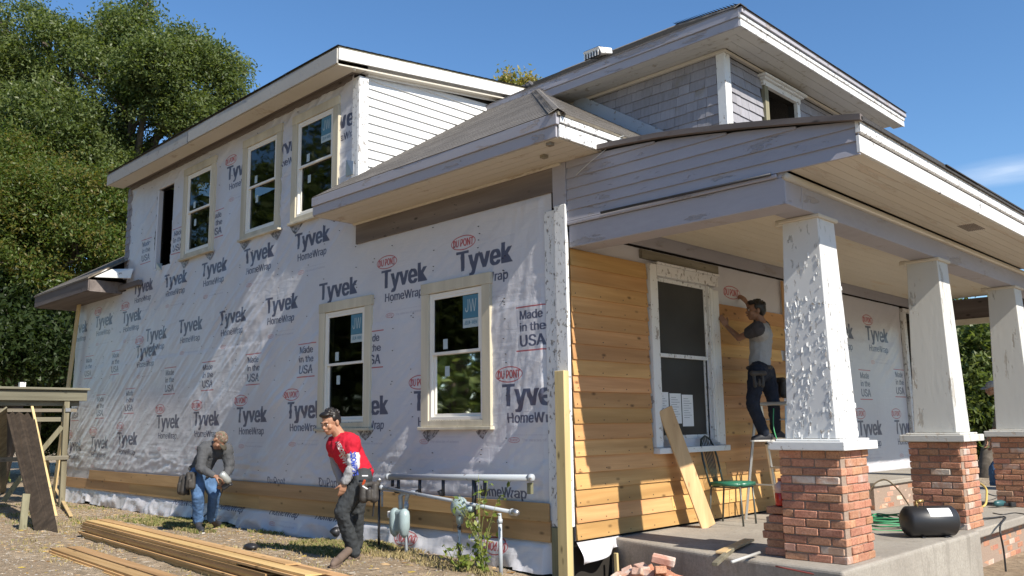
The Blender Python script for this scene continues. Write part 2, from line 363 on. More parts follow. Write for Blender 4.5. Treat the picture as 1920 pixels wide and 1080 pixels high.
class Stamp:
    """small print plate, metres, y up; two inks"""
    def __init__(s, w, h): s.w, s.h = w, h; s.k = PPM*SS; s.ink = [np.zeros((int(h*PPM)*SS, int(w*PPM)*SS), bool) for _ in range(3)]
    def text(s, t, x, y, w, h, ink=0, bold=0.03):
        tr = text_tris(t, 0.0); mx = tr.reshape(-1, 2).max(0); sc = np.array([w/mx[0], h/mx[1]])*s.k
        m_ = np.zeros_like(s.ink[ink]); fill(m_, tr*sc + np.array([x, y])*s.k); dl = int(round(bold*h*s.k*1.0)); out_ = m_.copy()
        for k in range(1, dl+1): out_[:, k:] |= m_[:, :-k]; out_[:, :-k] |= m_[:, k:]
        dv = dl//3
        for k in range(1, dv+1): o2 = out_.copy(); out_[1:] |= o2[:-1]
        s.ink[ink] |= out_; return s
    def rect(s, x, y, w, h, ink=1): k = s.k; s.ink[ink][int(y*k):int((y+h)*k), int(x*k):int((x+w)*k)] = True; return s
    def oval(s, cx, cy, rx, ry, lw, ink=1):
        k = s.k; H_, W_ = s.ink[ink].shape; X, Y = np.meshgrid((np.arange(W_)+.5)/k, (np.arange(H_)+.5)/k)
        e = ((X-cx)/rx)**2+((Y-cy)/ry)**2; e2 = ((X-cx)/(rx-lw))**2+((Y-cy)/(ry-lw))**2; s.ink[ink] |= (e <= 1) & (e2 >= 1); return s
    def done(s):
        r = []
        for a in s.ink: H_, W_ = a.shape; r.append(a.reshape(H_//SS, SS, W_//SS, SS).mean((1, 3)))
        s.a = r; return s
INK = [np.array([0.085,0.095,0.15]), np.array([0.42,0.07,0.08]), np.array([0.45,0.44,0.50])]
WRAPC = np.array([0.60,0.60,0.635])
def oval_stamp(flip=False):
    s = Stamp(0.48, 0.22); s.oval(.24, .11, .215, .088, .011); s.text('DU PONT', .065, .065, .35, .09, 1, 0.05); s.done()
    if flip: s.a = [a[::-1, ::-1] for a in s.a]
    return s
st_tyv = Stamp(1.0, 0.34).text('Tyvek', .045, .03, .90, .30, 0, 0.06).done()
st_hw = Stamp(0.82, 0.16).text('HomeWrap', .03, .01, .76, .135, 0, 0.045).done()
st_ov = oval_stamp(); st_ovf = oval_stamp(True)
st_dp = Stamp(0.55, 0.16).text('DuPont', .03, .02, .48, .12, 0, 0.01).done()
st_usa = Stamp(0.52, 0.52).rect(.02, .49, .48, .014).rect(.02, .015, .48, .014).text('Made', .08, .36, .33, .095, 0, 0.06).text('in the', .08, .23, .36, .095, 0, 0.06).text('USA', .08, .065, .36, .125, 0, 0.06).done()
st_sm = Stamp(0.82, 0.13).text('FOR INSTALLATION INSTRUCTIONS VISIT', .02, .095, .76, .014, 2, 0.01).text('The miracles of science', .22, .035, .52, .03, 2, 0.04).text('DU PONT', .05, .035, .11, .026, 1, 0.02).oval(.105, .048, .085, .03, .005, 1).done()
def sheet_image(name, u0, u1, z0, z1, items, drop=()):
    w = int((u1-u0)*PPM); h = int((z1-z0)*PPM); im = np.ones((h, w, 3), np.float32)*WRAPC.astype(np.float32)
    for st, cu, cz in items:
        for k, a in enumerate(st.a):
            H_, W_ = a.shape; x = int((cu-u0)*PPM-W_/2); y = int((cz-z0)*PPM-H_/2)
            x0, y0 = max(x, 0), max(y, 0); x1, y1 = min(x+W_, w), min(y+H_, h)
            if x1 <= x0 or y1 <= y0: continue
            s = a[y0-y:y1-y, x0-x:x1-x, None]; im[y0:y1, x0:x1] = im[y0:y1, x0:x1]*(1-s) + INK[k].astype(np.float32)*s
    px = np.ones((h, w, 4), np.float32); px[..., :3] = np.clip(im, 0, 1)**(1/2.2)
    I = D.images.new(name, w, h); I.pixels.foreach_set(px.ravel()); I.pack(); return I
def logo(u, z, ov=True, small=True):
    r = [(st_tyv, u+.0, z-0.02), (st_hw, u+.0, z-.235)]
    if ov: r.append((st_ov, u-.36, z+.25))
    if small: r.append((st_sm, u+.02, z-.44))
    return r
def wrap_mat(name, img, crinkle=1.0):
    m = M(name, 0.36, 0.55); uv = m.n('ShaderNodeTexCoord'); t = m.n('ShaderNodeTexImage'); t.image = img; t.extension = 'EXTEND'; m.l(uv.outputs['UV'], t.inputs[0])
    a = m.noise(0.9, (1,1,1), 4); col = m.mix(m.mask(a, 0.3, 0.8), t.outputs[0], m.mix(1.0, t.outputs[0], (0.88,0.87,0.88), 'MULTIPLY'))
    b = m.noise(60, (1,1,1), 2); c = m.noise(1.0, (9,9,3), 4, 0.55, 1.2)
    m.color(col); m.bump(b, 0.0006); m.bump(c, 0.014*crinkle, 0.35); e = m.noise(1.0, (1.6,1.6,8), 3, .5, 1.6); m.bump(e, 0.014*crinkle, .35)
    m.b.inputs['Sheen Weight'].default_value = 0.0; return m.mat

def wrap_sheet(name, axis, u0, u1, z0, z1, inside, holes, disp, mat, parent, step=0.03, off=0.0):
    """printed membrane: a fine grid with real folds. axis 'x' lies in the wall y=0, axis 'y' in the wall x=0"""
    us = np.arange(u0, u1+step*0.5, step); zs = np.arange(z0, z1+step*0.5, step); U, Z = np.meshgrid(us, zs); d, Uj, Zj = disp(U, Z); d = d+off
    P = np.stack([Uj, -d, Zj], -1) if axis == 'x' else np.stack([d, Uj, Zj], -1)
    nu, nz = len(us), len(zs); uc = (us[:-1]+us[1:])/2; zc = (zs[:-1]+zs[1:])/2; UC, ZC = np.meshgrid(uc, zc)
    ok = inside(UC, ZC)
    for a, b, c, e in holes: ok &= ~((UC > a) & (UC < b) & (ZC > c) & (ZC < e))
    J, I = np.nonzero(ok); a = J*nu+I; F = np.stack([a, a+1, a+nu+1, a+nu], 1)
    used, invx = np.unique(F, return_inverse=True); F = invx.reshape(F.shape); V = P.reshape(-1, 3)[used]
    me = D.meshes.new(name); me.vertices.add(len(V)); me.vertices.foreach_set('co', V.ravel()); me.loops.add(F.size); me.loops.foreach_set('vertex_index', F.ravel().astype(np.int32))
    me.polygons.add(len(F)); me.polygons.foreach_set('loop_start', np.arange(0, F.size, 4, dtype=np.int32)); me.polygons.foreach_set('loop_total', np.full(len(F), 4, np.int32))
    me.polygons.foreach_set('use_smooth', np.ones(len(F), bool)); uvl = me.uv_layers.new(name='print')
    uv = np.stack([(U-u0)/(u1-u0), (Z-z0)/(z1-z0)], -1).reshape(-1, 2)[used][F.ravel()]; uvl.data.foreach_set('uv', uv.ravel()); me.update(calc_edges=True)
    me.materials.append(mat); return place(name, me, parent)
# ------------------------------------------------------------------ ground
def gz(x, y):
    x = np.asarray(x, float); y = np.asarray(y, float)
    b = -0.34 + 0.045*np.clip(-y, 0, 1) + 0.02*np.clip(-y-1, 0, 3)
    b = b - 0.16*np.clip((x+0.8)/1.4, 0, 1)
    b = b + 0.03*(fbm(x*1.3, y*1.3, 3, 5)-0.5) + 0.035*(fbm(x*5, y*5, 3, 9)-0.5)
    # soil thrown up round the gas risers
    b = b + 0.06*np.exp(-((x+2.9)**2+(y+0.25)**2)/0.25) + 0.05*np.exp(-((x+1.9)**2+(y+0.35)**2)/0.2)
    far = np.clip((np.hypot(x+5, y+2)-24)/10, 0, 1)
    return b*(1-far) + (-0.4)*far
def G(x, y): return float(gz(x, y))
m = M('bare_dirt', 0.95, 0.15); a = m.noise(0.8, (1,1,1), 6, 0.65, rnd=False); b = m.noise(9, (1,1,1), 6, 0.7, rnd=False); c = m.noise(60, (1,1,1), 4, 0.7, rnd=False); v = m.voro(34)
col = m.mix(m.mask(a, 0.35, 0.65), (0.37,0.275,0.18), (0.53,0.42,0.295)); col = m.mix(m.mask(b, 0.4, 0.65), tuple([0.26,0.20,0.135]), col)
col = m.mix(m.ramp(v.outputs['Distance'], [(0.16,(1,1,1)), (0.24,(0,0,0))]), col, m.mix(m.mask(c, .4, .6), (0.13,0.10,0.07), (0.42,0.37,0.30)))
f = m.noise(3.2, (1,1.6,1), 4, .6, .8, rnd=False); col = m.mix(m.mask(f, .5, .7), col, tuple([.30,.23,.16])); m.color(col); m.bump(b, 0.06); m.bump(f, .05); m.bump(c, 0.012); DIRT = m.mat
def grid_mesh(name, xs, ys, zf):
    X, Y = np.meshgrid(xs, ys); Z = zf(X, Y); V = np.stack([X, Y, Z], -1).reshape(-1, 3); nx = len(xs); J, I = np.meshgrid(np.arange(len(ys)-1), np.arange(nx-1), indexing='ij')
    a = (J*nx+I).ravel(); F = np.stack([a, a+1, a+nx+1, a+nx], 1); me = D.meshes.new(name); me.from_pydata(V.tolist(), [], F.tolist()); return me
xs = np.unique(np.round(np.concatenate([np.arange(-600, -30, 30), np.arange(-30, -16, 1.0), np.arange(-16, 4, 0.07), np.arange(4, 20, 1.0), np.arange(20, 600, 40)]), 3))
ys = np.unique(np.round(np.concatenate([np.arange(-600, -20, 40), np.arange(-20, -5, 0.8), np.arange(-5, 1.0, 0.06), np.arange(1, 30, 1.5), np.arange(30, 600, 40)]), 3))
me = grid_mesh('ground', xs, ys, gz); me.materials.append(DIRT); go = place('ground', me); tag(go, kind='structure')
for p in me.polygons: p.use_smooth = True

# ------------------------------------------------------------------ the house
house = thing('house', (-7, 5, -0.3), 'large old house in printed white wrap with new cedar siding and a front porch', 'house')
RW, FZ = 10.4, 3.24
WINS = [(-2.33, -1.12, 1.09, 2.86), (-4.59, -3.37, 1.09, 2.86), (-5.45, -4.21, 4.14, 5.86), (-7.0, -5.78, 4.14, 5.86), (-9.2, -7.98, 4.14, 5.86)]
OPEN = (-10.42, -9.68, 4.18, 5.74)
IH = [(a+.12, b-.12, c+.12, d-.14) for a, b, c, d in WINS] + [OPEN]
def k_main(y): return 4.14+0.64*(y+0.65)
# wall sheathing behind the wrap (real openings)
def wall_grid(name, axis, u0, u1, z0, z1, holes, pos, mat, th=0.1, parent=house):
    us = sorted({u0, u1, *[h[0] for h in holes], *[h[1] for h in holes]}); zs = sorted({z0, z1, *[h[2] for h in holes], *[h[3] for h in holes]}); b = MB()
    for i in range(len(us)-1):
        for j in range(len(zs)-1):
            uc = (us[i]+us[i+1])/2; zc = (zs[j]+zs[j+1])/2
            if any(h[0] < uc < h[1] and h[2] < zc < h[3] for h in holes): continue
            if axis == 'x': b.box(us[i], us[i+1], pos, pos+th, zs[j], zs[j+1])
            else: b.box(pos-th, pos, us[i], us[i+1], zs[j], zs[j+1])
    return b.build(name, mat, parent)
wall_grid('wall', 'x', -14.3, -0.13, -0.45, 3.86, [h for h in IH if h[2] < 3.8], 0.03, DARKIN)
wall_grid('wall', 'x', -11.7, -3.86, 3.865, 6.1, [h for h in IH if h[2] > 3.8], 0.03, DARKIN)
FH = [(1.55, 2.66, 0.93, 2.84), (9.25, 10.15, 0.0, 2.95)]
wall_grid('wall', 'y', 0.03, RW-.03, -0.45, 3.86, FH, -0.04, DARKIN)
b = MB(); b.box(-14.3, -0.1, RW-0.1, RW, -0.45, 3.86); b.build('wall', DARKIN, house)
b = MB(); b.box(-14.4, -14.3, 0.03, RW, -0.45, 3.86); b.build('wall', WHITEC, house)
b = MB(); b.box(-14.2, -0.2, 0.2, RW-.2, 3.3, 3.36); b.build('floor_deck', DARKIN, house)
b = MB(); b.box(-14.2, -0.2, 0.2, RW-.2, -0.1, -0.04); b.build('floor_deck', DARKIN, house)

# prints, each logo where it stands on the wall
P = []
for u, z in [(-1.25,3.03),(-2.73,3.01),(-4.2,3.02),(-5.69,2.98),(-7.2,2.93),(-8.74,2.93),(-10.15,2.89)]: P += logo(u, z, ov=u > -3.5)
for u, z in [(-4.89,3.86),(-6.42,3.86),(-7.93,3.85),(-9.42,3.84),(-10.87,3.88)]: P += logo(u, z, ov=False)
for u, z in [(-4.15,5.45),(-5.64,5.43),(-7.12,5.41),(-8.6,5.4)]: P += logo(u, z)
for u, z in [(-0.5,1.44),(-2.03,1.42),(-3.48,1.39),(-4.95,1.37),(-6.46,1.33),(-7.96,1.29),(-9.45,1.26)]: P += logo(u, z)
for u, z in [(-10.55,2.6),(-11.35,3.35),(-12.8,3.39),(-14.2,3.36),(-11.2,.96),(-12.62,.88),(-14.04,.82)]: P += logo(u, z)
P += [(st_usa, u, z) for u, z in [(-3.37,2.14),(-4.94,2.1),(-6.44,2.05),(-7.97,2.02),(-9.46,2.01),(-11.2,1.7),(-12.69,1.63),(-14.1,1.6),(-12.04,2.49),(-13.5,2.48),(-10.84,4.6),(-9.41,4.58),(-7.9,4.62),(-0.5,2.17),(-1.95,2.17)]]
P += [(st_ovf, -2.58, -0.17), (st_ovf, -1.07, -0.13), (st_hw, -6.94, -.08), (st_hw, -5.43, -.06), (st_hw, -8.61, -.08), (st_hw, -4.22, -.04), (st_dp, -5.66, .38), (st_dp, -4.28, .41), (st_sm, -6.9, -.22), (st_sm, -5.4, -.21), (st_hw, -1.0, .42)]
imS = sheet_image('house_wrap_side_print', -14.45, -0.2, -0.5, 6.2, P)
def fold_disp(scale, seed, bottom=True, lit=None):
    def f(U, Z):
        c, s = math.cos(0.62), math.sin(0.62); a = (U*c+Z*s); b = (-U*s+Z*c)
        amp = 0.25+1.0*np.clip(fbm(U*.7+3, Z*.7, 3, seed)*2.2-0.75, 0, 1)
        d = 0.021*amp*ridge(a*0.45, b*5.6, seed+1)**6 + 0.009*amp*ridge(a*0.9, b*13, seed+21)**5 + 0.006*amp*ridge(U*3.0, Z*1.1+0.4*U, seed+2)**4
        d += 0.006*fbm(U*1.1, Z*.7, 2, seed+4) + 0.0008*fbm(U*22, Z*16, 3, seed+6)*amp
        # horizontal slack under the sills and near the floor
        hz = np.exp(-((Z-0.55)/0.28)**2); d += 0.03*hz*ridge(U*1.6, Z*14, seed+7)**4*vnoise(U*1.3, Z*2, seed+8)
        # vertical tension folds beside the corner
        k = np.exp(-((U+0.55)/0.45)**2)*(Z > 0.4); d += 0.012*k*ridge((U-0.18*(Z-1.8))*7.5, Z*0.35, seed+9)**3
        d += 0.004*(Z < 2.46+.01*np.sin(U))+0.003*((U > -9.9) & (Z < 2.46)) + 0.003*(U < -11.05)
        d *= scale
        if bottom:
            t = np.clip((0.04-Z)/0.35, 0, 1); cr_ = ridge(U*1.6, Z*2.4, seed+11)**3*0.07 + 0.025*fbm(U*5, Z*5, 3, seed+12); d = d + t*(cr_+0.02)
        if bottom: d = np.where((Z > -.06) & (Z < .37), np.minimum(d, .012), d); d = np.where((U > -3.85) & (Z > 3.56) & (Z < 3.95), np.minimum(d, .002), d); d = np.where(U > -.34, np.minimum(d, .003), d)
        zz = Z.copy()
        if bottom: zz = zz + np.clip((0.0-Z)/0.4, 0, 1)*0.12*(fbm(U*1.7, U*0+2, 3, seed+13)-0.5)
        return d*1.0+0.002, U, zz
    return f
WRS = wrap_mat('house_wrap_side', imS)
ns = fbm(np.arange(0, 20, .03)*1.5, np.zeros(667), 3, 77)
def ins_side(U, Z):
    low = (Z < 3.9) & (U < -0.2); left = (U > -14.38)
    up = (U > -11.72) & (U < -3.86) & (Z < 6.08)
    bot = Z > -0.41+0.12*fbm(U*1.2, U*0, 3, 21)
    return ((low & left) | up) & bot
wrap_sheet('house_wrap', 'x', -14.45, -0.2, -0.5, 6.2, ins_side, IH, fold_disp(1.0, 3), WRS, house)
rs = random.Random(12); b = MB()
for i in range(420):
    u = -13.9+.406*rs.randrange(33)+rs.uniform(-.03,.03); z = rs.uniform(.4, 3.8) if not (-11.6 < u < -4) else rs.uniform(.4, 6)
    if any(h[0]-.15 < u < h[1]+.15 and h[2]-.15 < z < h[3]+.15 for h in IH): continue
    b.box(u-.008, u+.008, -.034, -.026, z-.004, z+.004)
o = b.build('staples', METALD, house); o['kind'] = 'stuff'
# front wall wrap behind the porch and over the window
P = []
for u, z in [(8.05,2.56),(6.62,2.54),(7.46,1.0),(8.95,1.0),(5.9,1.0)]: P += logo(u, z)
P += [(st_usa, 7.4, 1.72), (st_usa, 8.86, 1.78), (st_usa, 5.9, 1.72), (st_ov, 3.33, 2.83), (st_ov, 2.2, 3.0)]
imF = sheet_image('house_wrap_front_print', 0.0, 10.4, -0.05, 3.4, P)
WRF = wrap_mat('house_wrap_front', imF, 0.7)
wrap_sheet('house_wrap', 'y', 0.0, 10.4, -0.05, 3.4, lambda U, Z: (U > 0.02) & (U < 9.12) & (Z < 3.16) & (Z > 0.0), FH, fold_disp(0.6, 31, False), WRF, house, 0.04, -0.035)
# loose flap under the corner
b = []
us = np.linspace(0.03, 0.75, 19); ts = np.linspace(0, 1, 9); U, T = np.meshgrid(us, ts)
X = 0.01+0.10*T+0.05*np.sin(U*14+T*3)*T; Zf = -0.02-0.20*T*(1-0.55*(U-0.03)/0.72)-0.02*np.sin(U*9)*T
V = np.stack([X, U, Zf], -1).reshape(-1, 3).tolist(); F = [(j*19+i, j*19+i+1, (j+1)*19+i+1, (j+1)*19+i) for j in range(8) for i in range(18)]
me = D.meshes.new('wrap_flap'); me.from_pydata(V, [], F); me.materials.append(WRF)
uvl = me.uv_layers.new(name='print'); o = place('wrap_flap', me, house, True); sm = o.modifiers.new('t', 'SOLIDIFY'); sm.thickness = 0.002

# stained frieze board, corner boards, posts
b = MB(); b.box(-3.77, -0.16, -0.03, -0.004, 3.60, 3.885); b.build('frieze_board', FRIEZE, house, bevel=0.003)
b = MB(); b.box(-0.16, 0.025, -0.03, 0.0, 3.42, 3.89); b.build('corner_board', SHADEG, house, bevel=0.003)
b = MB(); b.box(-0.295, -0.135, -0.028, 0.022, 0.12, 3.40); b.build('corner_board', WHITEP, house, bevel=0.004)
b = MB(); b.box(-0.13, 0.028, -0.05, -0.006, 0.135, 3.43); b.build('corner_board', WHITEP, house, bevel=0.006)
b = MB(); b.box(-0.09, 0.035, -0.14, -0.055, -0.75, 1.68); b.build('corner_post', RAWZ, house, bevel=0.004)
b = MB(); b.box(-0.26, -0.10, -0.045, 0.02, -0.75, 0.115); b.build('corner_post', OLDZ, house, bevel=0.004)
b = MB(); b.box(-0.13, -0.035, -0.012, 0.03, -0.45, 3.44); b.build('corner_stud', OLDZ, house)
# dark crawl space behind the loose flap
b = MB(); b.box(-0.2, -0.12, 0.1, 10.3, -0.9, -0.05); b.build('foundation', CONC, house)
b = MB(); b.box(-14.35, -0.12, 0.06, 0.14, -0.9, -0.2); b.build('foundation', MORTAR, house)

# first two courses of cedar on the long wall
def lap(name, axis, u0, u1, zb, zt, off, mat, parent, t0=0.02, t1=0.007, sag=0.0):
    b = MB(); sec = [(off, zb), (off+t0, zb), (off+t1, zt), (off, zt)]
    n = 1 if not sag else 8
    for i in range(n):
        pass
    if axis == 'x': poly = [(u0, -d, z) for d, z in sec]; ex = (u1-u0, 0, 0)
    else: poly = [(d, u0, z) for d, z in sec]; ex = (0, u1-u0, 0)
    b.prism(poly, ex); return b.build(name, mat, parent, bevel=0.0015)
for u0, u1, zb, zt in [(-14.36,-10.9,-.03,.155),(-10.895,-6.1,-.035,.155),(-6.095,-1.75,-.035,.155),(-1.745,-.262,-.035,.16)]: lap('siding_board', 'x', u0, u1, zb, zt+.02, 0.035, CEDARX, house, 0.022, 0.018)
for u0, u1 in [(-12.95,-8.15),(-8.145,-3.3),(-3.295,-.266)]: lap('siding_board', 'x', u0, u1, .165, .35, 0.05, CEDARX, house, 0.024, 0.012)
# cedar on the front wall: every board on its own
E_ = 2.95/18
for i in range(18):
    zb = i*E_; zt = zb+E_+0.022
    if i < 5 or i == 17 and False: segs = [(0.035, 4.64)] if i not in (1, 3) else [(0.035, 2.3+0.6*(i-2)), (2.304+0.6*(i-2), 4.64)]
    else:
        segs = [(0.035, 1.375)]
        if i < 16: segs.append((2.90, 4.64 if i % 4 else 4.52))
    for s0, s1 in segs: lap('siding_board', 'y', s0, s1, zb, min(zt, 2.97), 0.0, CEDAR, house, 0.026, 0.006)

b = MB(); rn = random.Random(8)
for i in range(16):
    for y in np.arange(.1, 4.6, .41):
        if i >= 5 and 1.38 < y < 2.9: continue
        yy = y+rn.uniform(-.02, .02); zz = i*E_+.035; b.box(.0235, .0265, yy-.005, yy+.005, zz-.005, zz+.005)
o = b.build('nail_heads', METALD, house); o['kind'] = 'stuff'
# ------------------------------------------------------------------ windows
def lettering(name, s, w, h, origin, ux, uz, mat, parent, bold=0.02, ex=0.0):
    me = text_mesh(s, bold); co = np.array([v.co[:] for v in me.vertices]); mn = co.min(0); mx = co.max(0)
    origin = Vector(origin); ux = Vector(ux); uz = Vector(uz); nn = ux.cross(uz)
    for v in me.vertices:
        a = (v.co.x-mn[0])/(mx[0]-mn[0])*w; c = (v.co.y-mn[1])/(mx[1]-mn[1])*h; v.co = origin+ux*a+uz*c
    me.materials.clear(); me.materials.append(mat); me.name = name
    return place(name, me, parent)
JWB = M('sticker_blue', 0.4, 0.4).color((0.075,0.20,0.28)).mat; JWW = M('sticker_white', 0.4, 0.4).color((0.42,0.50,0.52)).mat
PAPER = M('paper', 0.7, 0.2).color((0.74,0.75,0.76)).mat; PRINTK = M('print_grey', 0.8, 0.2).color((0.25,0.25,0.28)).mat
def side_window(u0, u1, z0, z1, sticker=True):
    c = 0.135
    w = MB(); w.box(u0+c, u1-c, 0.03, 0.1, z0+c, z0+c+.0199); w.box(u0+c, u1-c, 0.03, 0.1, z1-c-.0199, z1-c)
    w.box(u0+c, u0+c+.02, 0.03, 0.1, z0+c+.02, z1-c-.02); w.box(u1-c-.02, u1-c, 0.03, 0.1, z0+c+.02, z1-c-.02)
    W_ = w.build('window', SASH, house)
    for a, b_, e, f in ((u0, u0+c, z0+.045, z1-c), (u1-c, u1, z0+.045, z1-c), (u0-.012, u1+.012, z1-c+.002, z1), (u0+c, u1-c, z0+.045, z0+c-.02)):
        q = MB(); q.box(a, b_, -0.055, 0.028, e, f); q.build('casing', CASING, W_, bevel=0.003)
    q = MB(); q.box(u0-.03, u1+.03, -0.085, 0.028, z0+.005, z0+.042); q.build('sill', CASING, W_, bevel=0.004)
    mz = (z0+z1)/2+0.02; a, b_ = u0+c+.004, u1-c-.004
    # stepped vinyl frame
    q = MB(); f = .04; lo, hi = z0+c-.016, z1-c-.004
    q.box(a, a+f, -0.035, 0.028, lo, hi); q.box(b_-f, b_, -0.035, 0.028, lo, hi); q.box(a+f, b_-f, -0.035, 0.028, lo, lo+f); q.box(a+f, b_-f, -0.035, 0.028, hi-f, hi); q.build('frame', SASH, W_, bevel=0.003)
    for k, (s0, s1, yy) in enumerate(((lo+f, mz+.02, 0.022), (mz-.02, hi-f, -0.006))):
        q = MB(); g = .035; x0, x1 = a+f, b_-f; q.box(x0, x0+g, yy-.024, yy, s0, s1); q.box(x1-g, x1, yy-.024, yy, s0, s1); q.box(x0+g, x1-g, yy-.024, yy, s0, s0+g); q.box(x0+g, x1-g, yy-.024, yy, s1-g, s1)
        q.build('sash', SASH, W_, bevel=0.002)
        q = MB(); q.add([(x0+g,yy-.012,s0+g),(x1-g,yy-.012,s0+g),(x1-g,yy-.012,s1-g),(x0+g,yy-.012,s1-g)], [(0,1,2,3)]); q.build('pane', GLASS, W_)
        q = MB(); sx = x0+g+.16; q.box(sx, sx+.08, yy-.0145, yy-.0135, (s0+g+.03) if k else (s1-g-.26), (s0+g+.15) if k else (s1-g-.14)); q.build('small_label', JWW, W_)
    if sticker:
        yy = -.006-.0125; x1 = b_-f-.036; zt = hi-f-.04
        q = MB(); q.box(x1-.27, x1, yy-.0015, yy-.0005, zt-.27, zt); q.build('sticker', JWB, W_)
        q = MB(); q.box(x1-.27, x1, yy-.0015, yy-.0005, zt-.38, zt-.273); q.build('sticker', JWW, W_)
        lettering('lettering', 'JW', .19, .15, (x1-.23, yy-.003, zt-.20), (1,0,0), (0,0,1), JWW, W_, 0.0)
        lettering('lettering', 'JELD-WEN', .21, .045, (x1-.24, yy-.003, zt-.345), (1,0,0), (0,0,1), JWB, W_, 0.01)
    return W_
for i, w in enumerate(WINS): side_window(*w, sticker=i in (0, 1, 2))
# the unfilled opening: torn wrap folded in at the edges
u0, u1, z0, z1 = OPEN
q = MB(); q.box(u0-.02, u0+.04, -0.015, 0.09, z0, z1); q.box(u0-.02, u1+.02, -0.015, 0.09, z1, z1+.05); q.box(u1-.03, u1+.02, -0.012, 0.09, z0, z1); q.box(u0-.02, u1+.02, -0.02, 0.09, z0-.05, z0); q.build('window_opening_trim', WRF, house, bevel=0.012)
# grey flashing tape under the new windows
TAPE = M('butyl_tape', 0.35, 0.5); a_ = TAPE.noise(30, (1,1,1), 3); TAPE.color(TAPE.mix(TAPE.mask(a_, .45, .55), (0.10,0.10,0.115), (0.33,0.33,0.36))); TAPE = TAPE.mat
for i, (u0, u1, z0, z1) in enumerate(WINS):
    for uc, sg in ((u0+.1, 1), (u1-.1, -1)):
        q = MB(); q.prism([(uc-.16*sg, -0.02, z0+.02), (uc+.22*sg, -0.02, z0+.02), (uc+.12*sg, -0.022, z0-.07), (uc+.0*sg, -0.024, z0-.13), (uc-.07*sg, -0.022, z0-.08)], (0, .006, 0)); q.build('flashing_tape', TAPE, house)
for (u, z, w_, h_) in ((-4.05, 4.62, .22, .22), (-10.3, 4.12, .3, .14)):
    q = MB(); q.prism([(u, -0.02, z), (u+w_, -0.05, z-.02), (u+w_*.9, -0.03, z+h_*.8), (u+w_*.3, -0.06, z+h_)], (0, .01, 0)); q.build('flashing_tape', STEEL, house)
# plumbing stub and vent through the lower wrap
q = MB(); q.tube([(-4.0, -0.03, -0.22), (-4.0, -0.10, -0.22), (-4.0, -0.13, -0.17)], [.05, .05, .065], 12); q.build('pipe_stub', METALD, house, True)

# old double-hung window on the porch
u0, u1, z0, z1 = 1.40, 2.87, 0.80, 2.98
w = MB(); w.box(-0.10, 0.03, u0+.15, u0+.17, z0+.13, z1-.14); w.box(-0.10, 0.03, u1-.21, u1-.19, z0+.13, z1-.14); w.box(-.10, -.085, u0+.15, u1-.19, z0+.11, z0+.13); FW = w.build('window', WHITEP, house)
for a, b_, e, f in ((u0, u0+.13, z0+.07, z1-.002), (u1-.13, u1, z0+.07, z1-.18), (u1-.19, u1-.135, z0+.10, z1-.16)):
    q = MB(); q.box(-0.03, 0.05, a, b_, e, f); q.build('casing', WHITE, FW, bevel=0.004)
q = MB(); q.box(-0.03, 0.055, u0+.132, u1, z1-.13, z1); q.box(-0.03, 0.07, u0+.132, u1+.02, z1+.001, z1+.03); q.build('head_casing', WHITEP, FW, bevel=0.004)
q = MB(); q.box(-0.03, 0.10, u0-.01, u1+.02, z0, z0+.065); q.build('sill', WHITE, FW, bevel=0.005)
mz = 1.93
for k, (s0, s1, xx) in enumerate(((z0+.07, mz+.025, -0.055), (mz-.025, z1-.135, -0.015))):
    a, b_ = u0+.135, u1-.195; g = .045; q = MB(); lo = .13 if k == 0 else g
    q.box(xx-.03, xx, a, a+g, s0, s1); q.box(xx-.03, xx, b_-g, b_, s0, s1); q.box(xx-.03, xx, a+g, b_-g, s0, s0+lo); q.box(xx-.03, xx, a+g, b_-g, s1-g, s1); q.build('sash', WHITEP, FW, bevel=0.003)
    q = MB(); q.add([(xx-.015,a+g,s0+lo),(xx-.015,b_-g,s0+lo),(xx-.015,b_-g,s1-g),(xx-.015,a+g,s1-g)], [(0,1,2,3)]); q.build('pane', GLASSO, FW)
for k, ya in enumerate((1.60, 1.86, 2.115)):
    q = MB(); zt = 1.50-.012*k; zb = 1.17-.035*k; q.box(-0.069, -0.0675, ya, ya+.235, zb, zt); pp = q.build('paper', PAPER, FW)
    q = MB()
    for r in range(9): q.box(-0.0668, -0.0662, ya+.03, ya+.03+.17*(0.6+0.4*((r*37) % 5)/4), zt-.05-.028*r, zt-.045-.028*r)
    q.build('printed_lines', PRINTK, FW)
# opening left above the window (torn boards)
q = MB(); q.box(-0.03, 0.02, 1.3, 2.95, 3.03, 3.13); q.build('bare_header', OLDY, house)
# white trim edging beside the unfinished siding
q = MB(); q.box(0.0, 0.022, 4.645, 4.70, 0.02, 3.13); q.build('batten', CEDARV, house, bevel=0.002)
# front door frame and dark door opening
q = MB(); q.box(-0.03, 0.04, 9.14, 9.26, 0.0, 3.06); q.box(-0.03, 0.04, 10.14, 10.25, 0.0, 3.06); q.box(-0.03, 0.045, 9.14, 10.25, 3.062, 3.13); q.build('door_frame', WHITEP, house, bevel=0.004)
q = MB(); q.box(-0.14, -0.10, 9.262, 10.138, 0.0, 2.94); q.build('door', DARKIN, house)
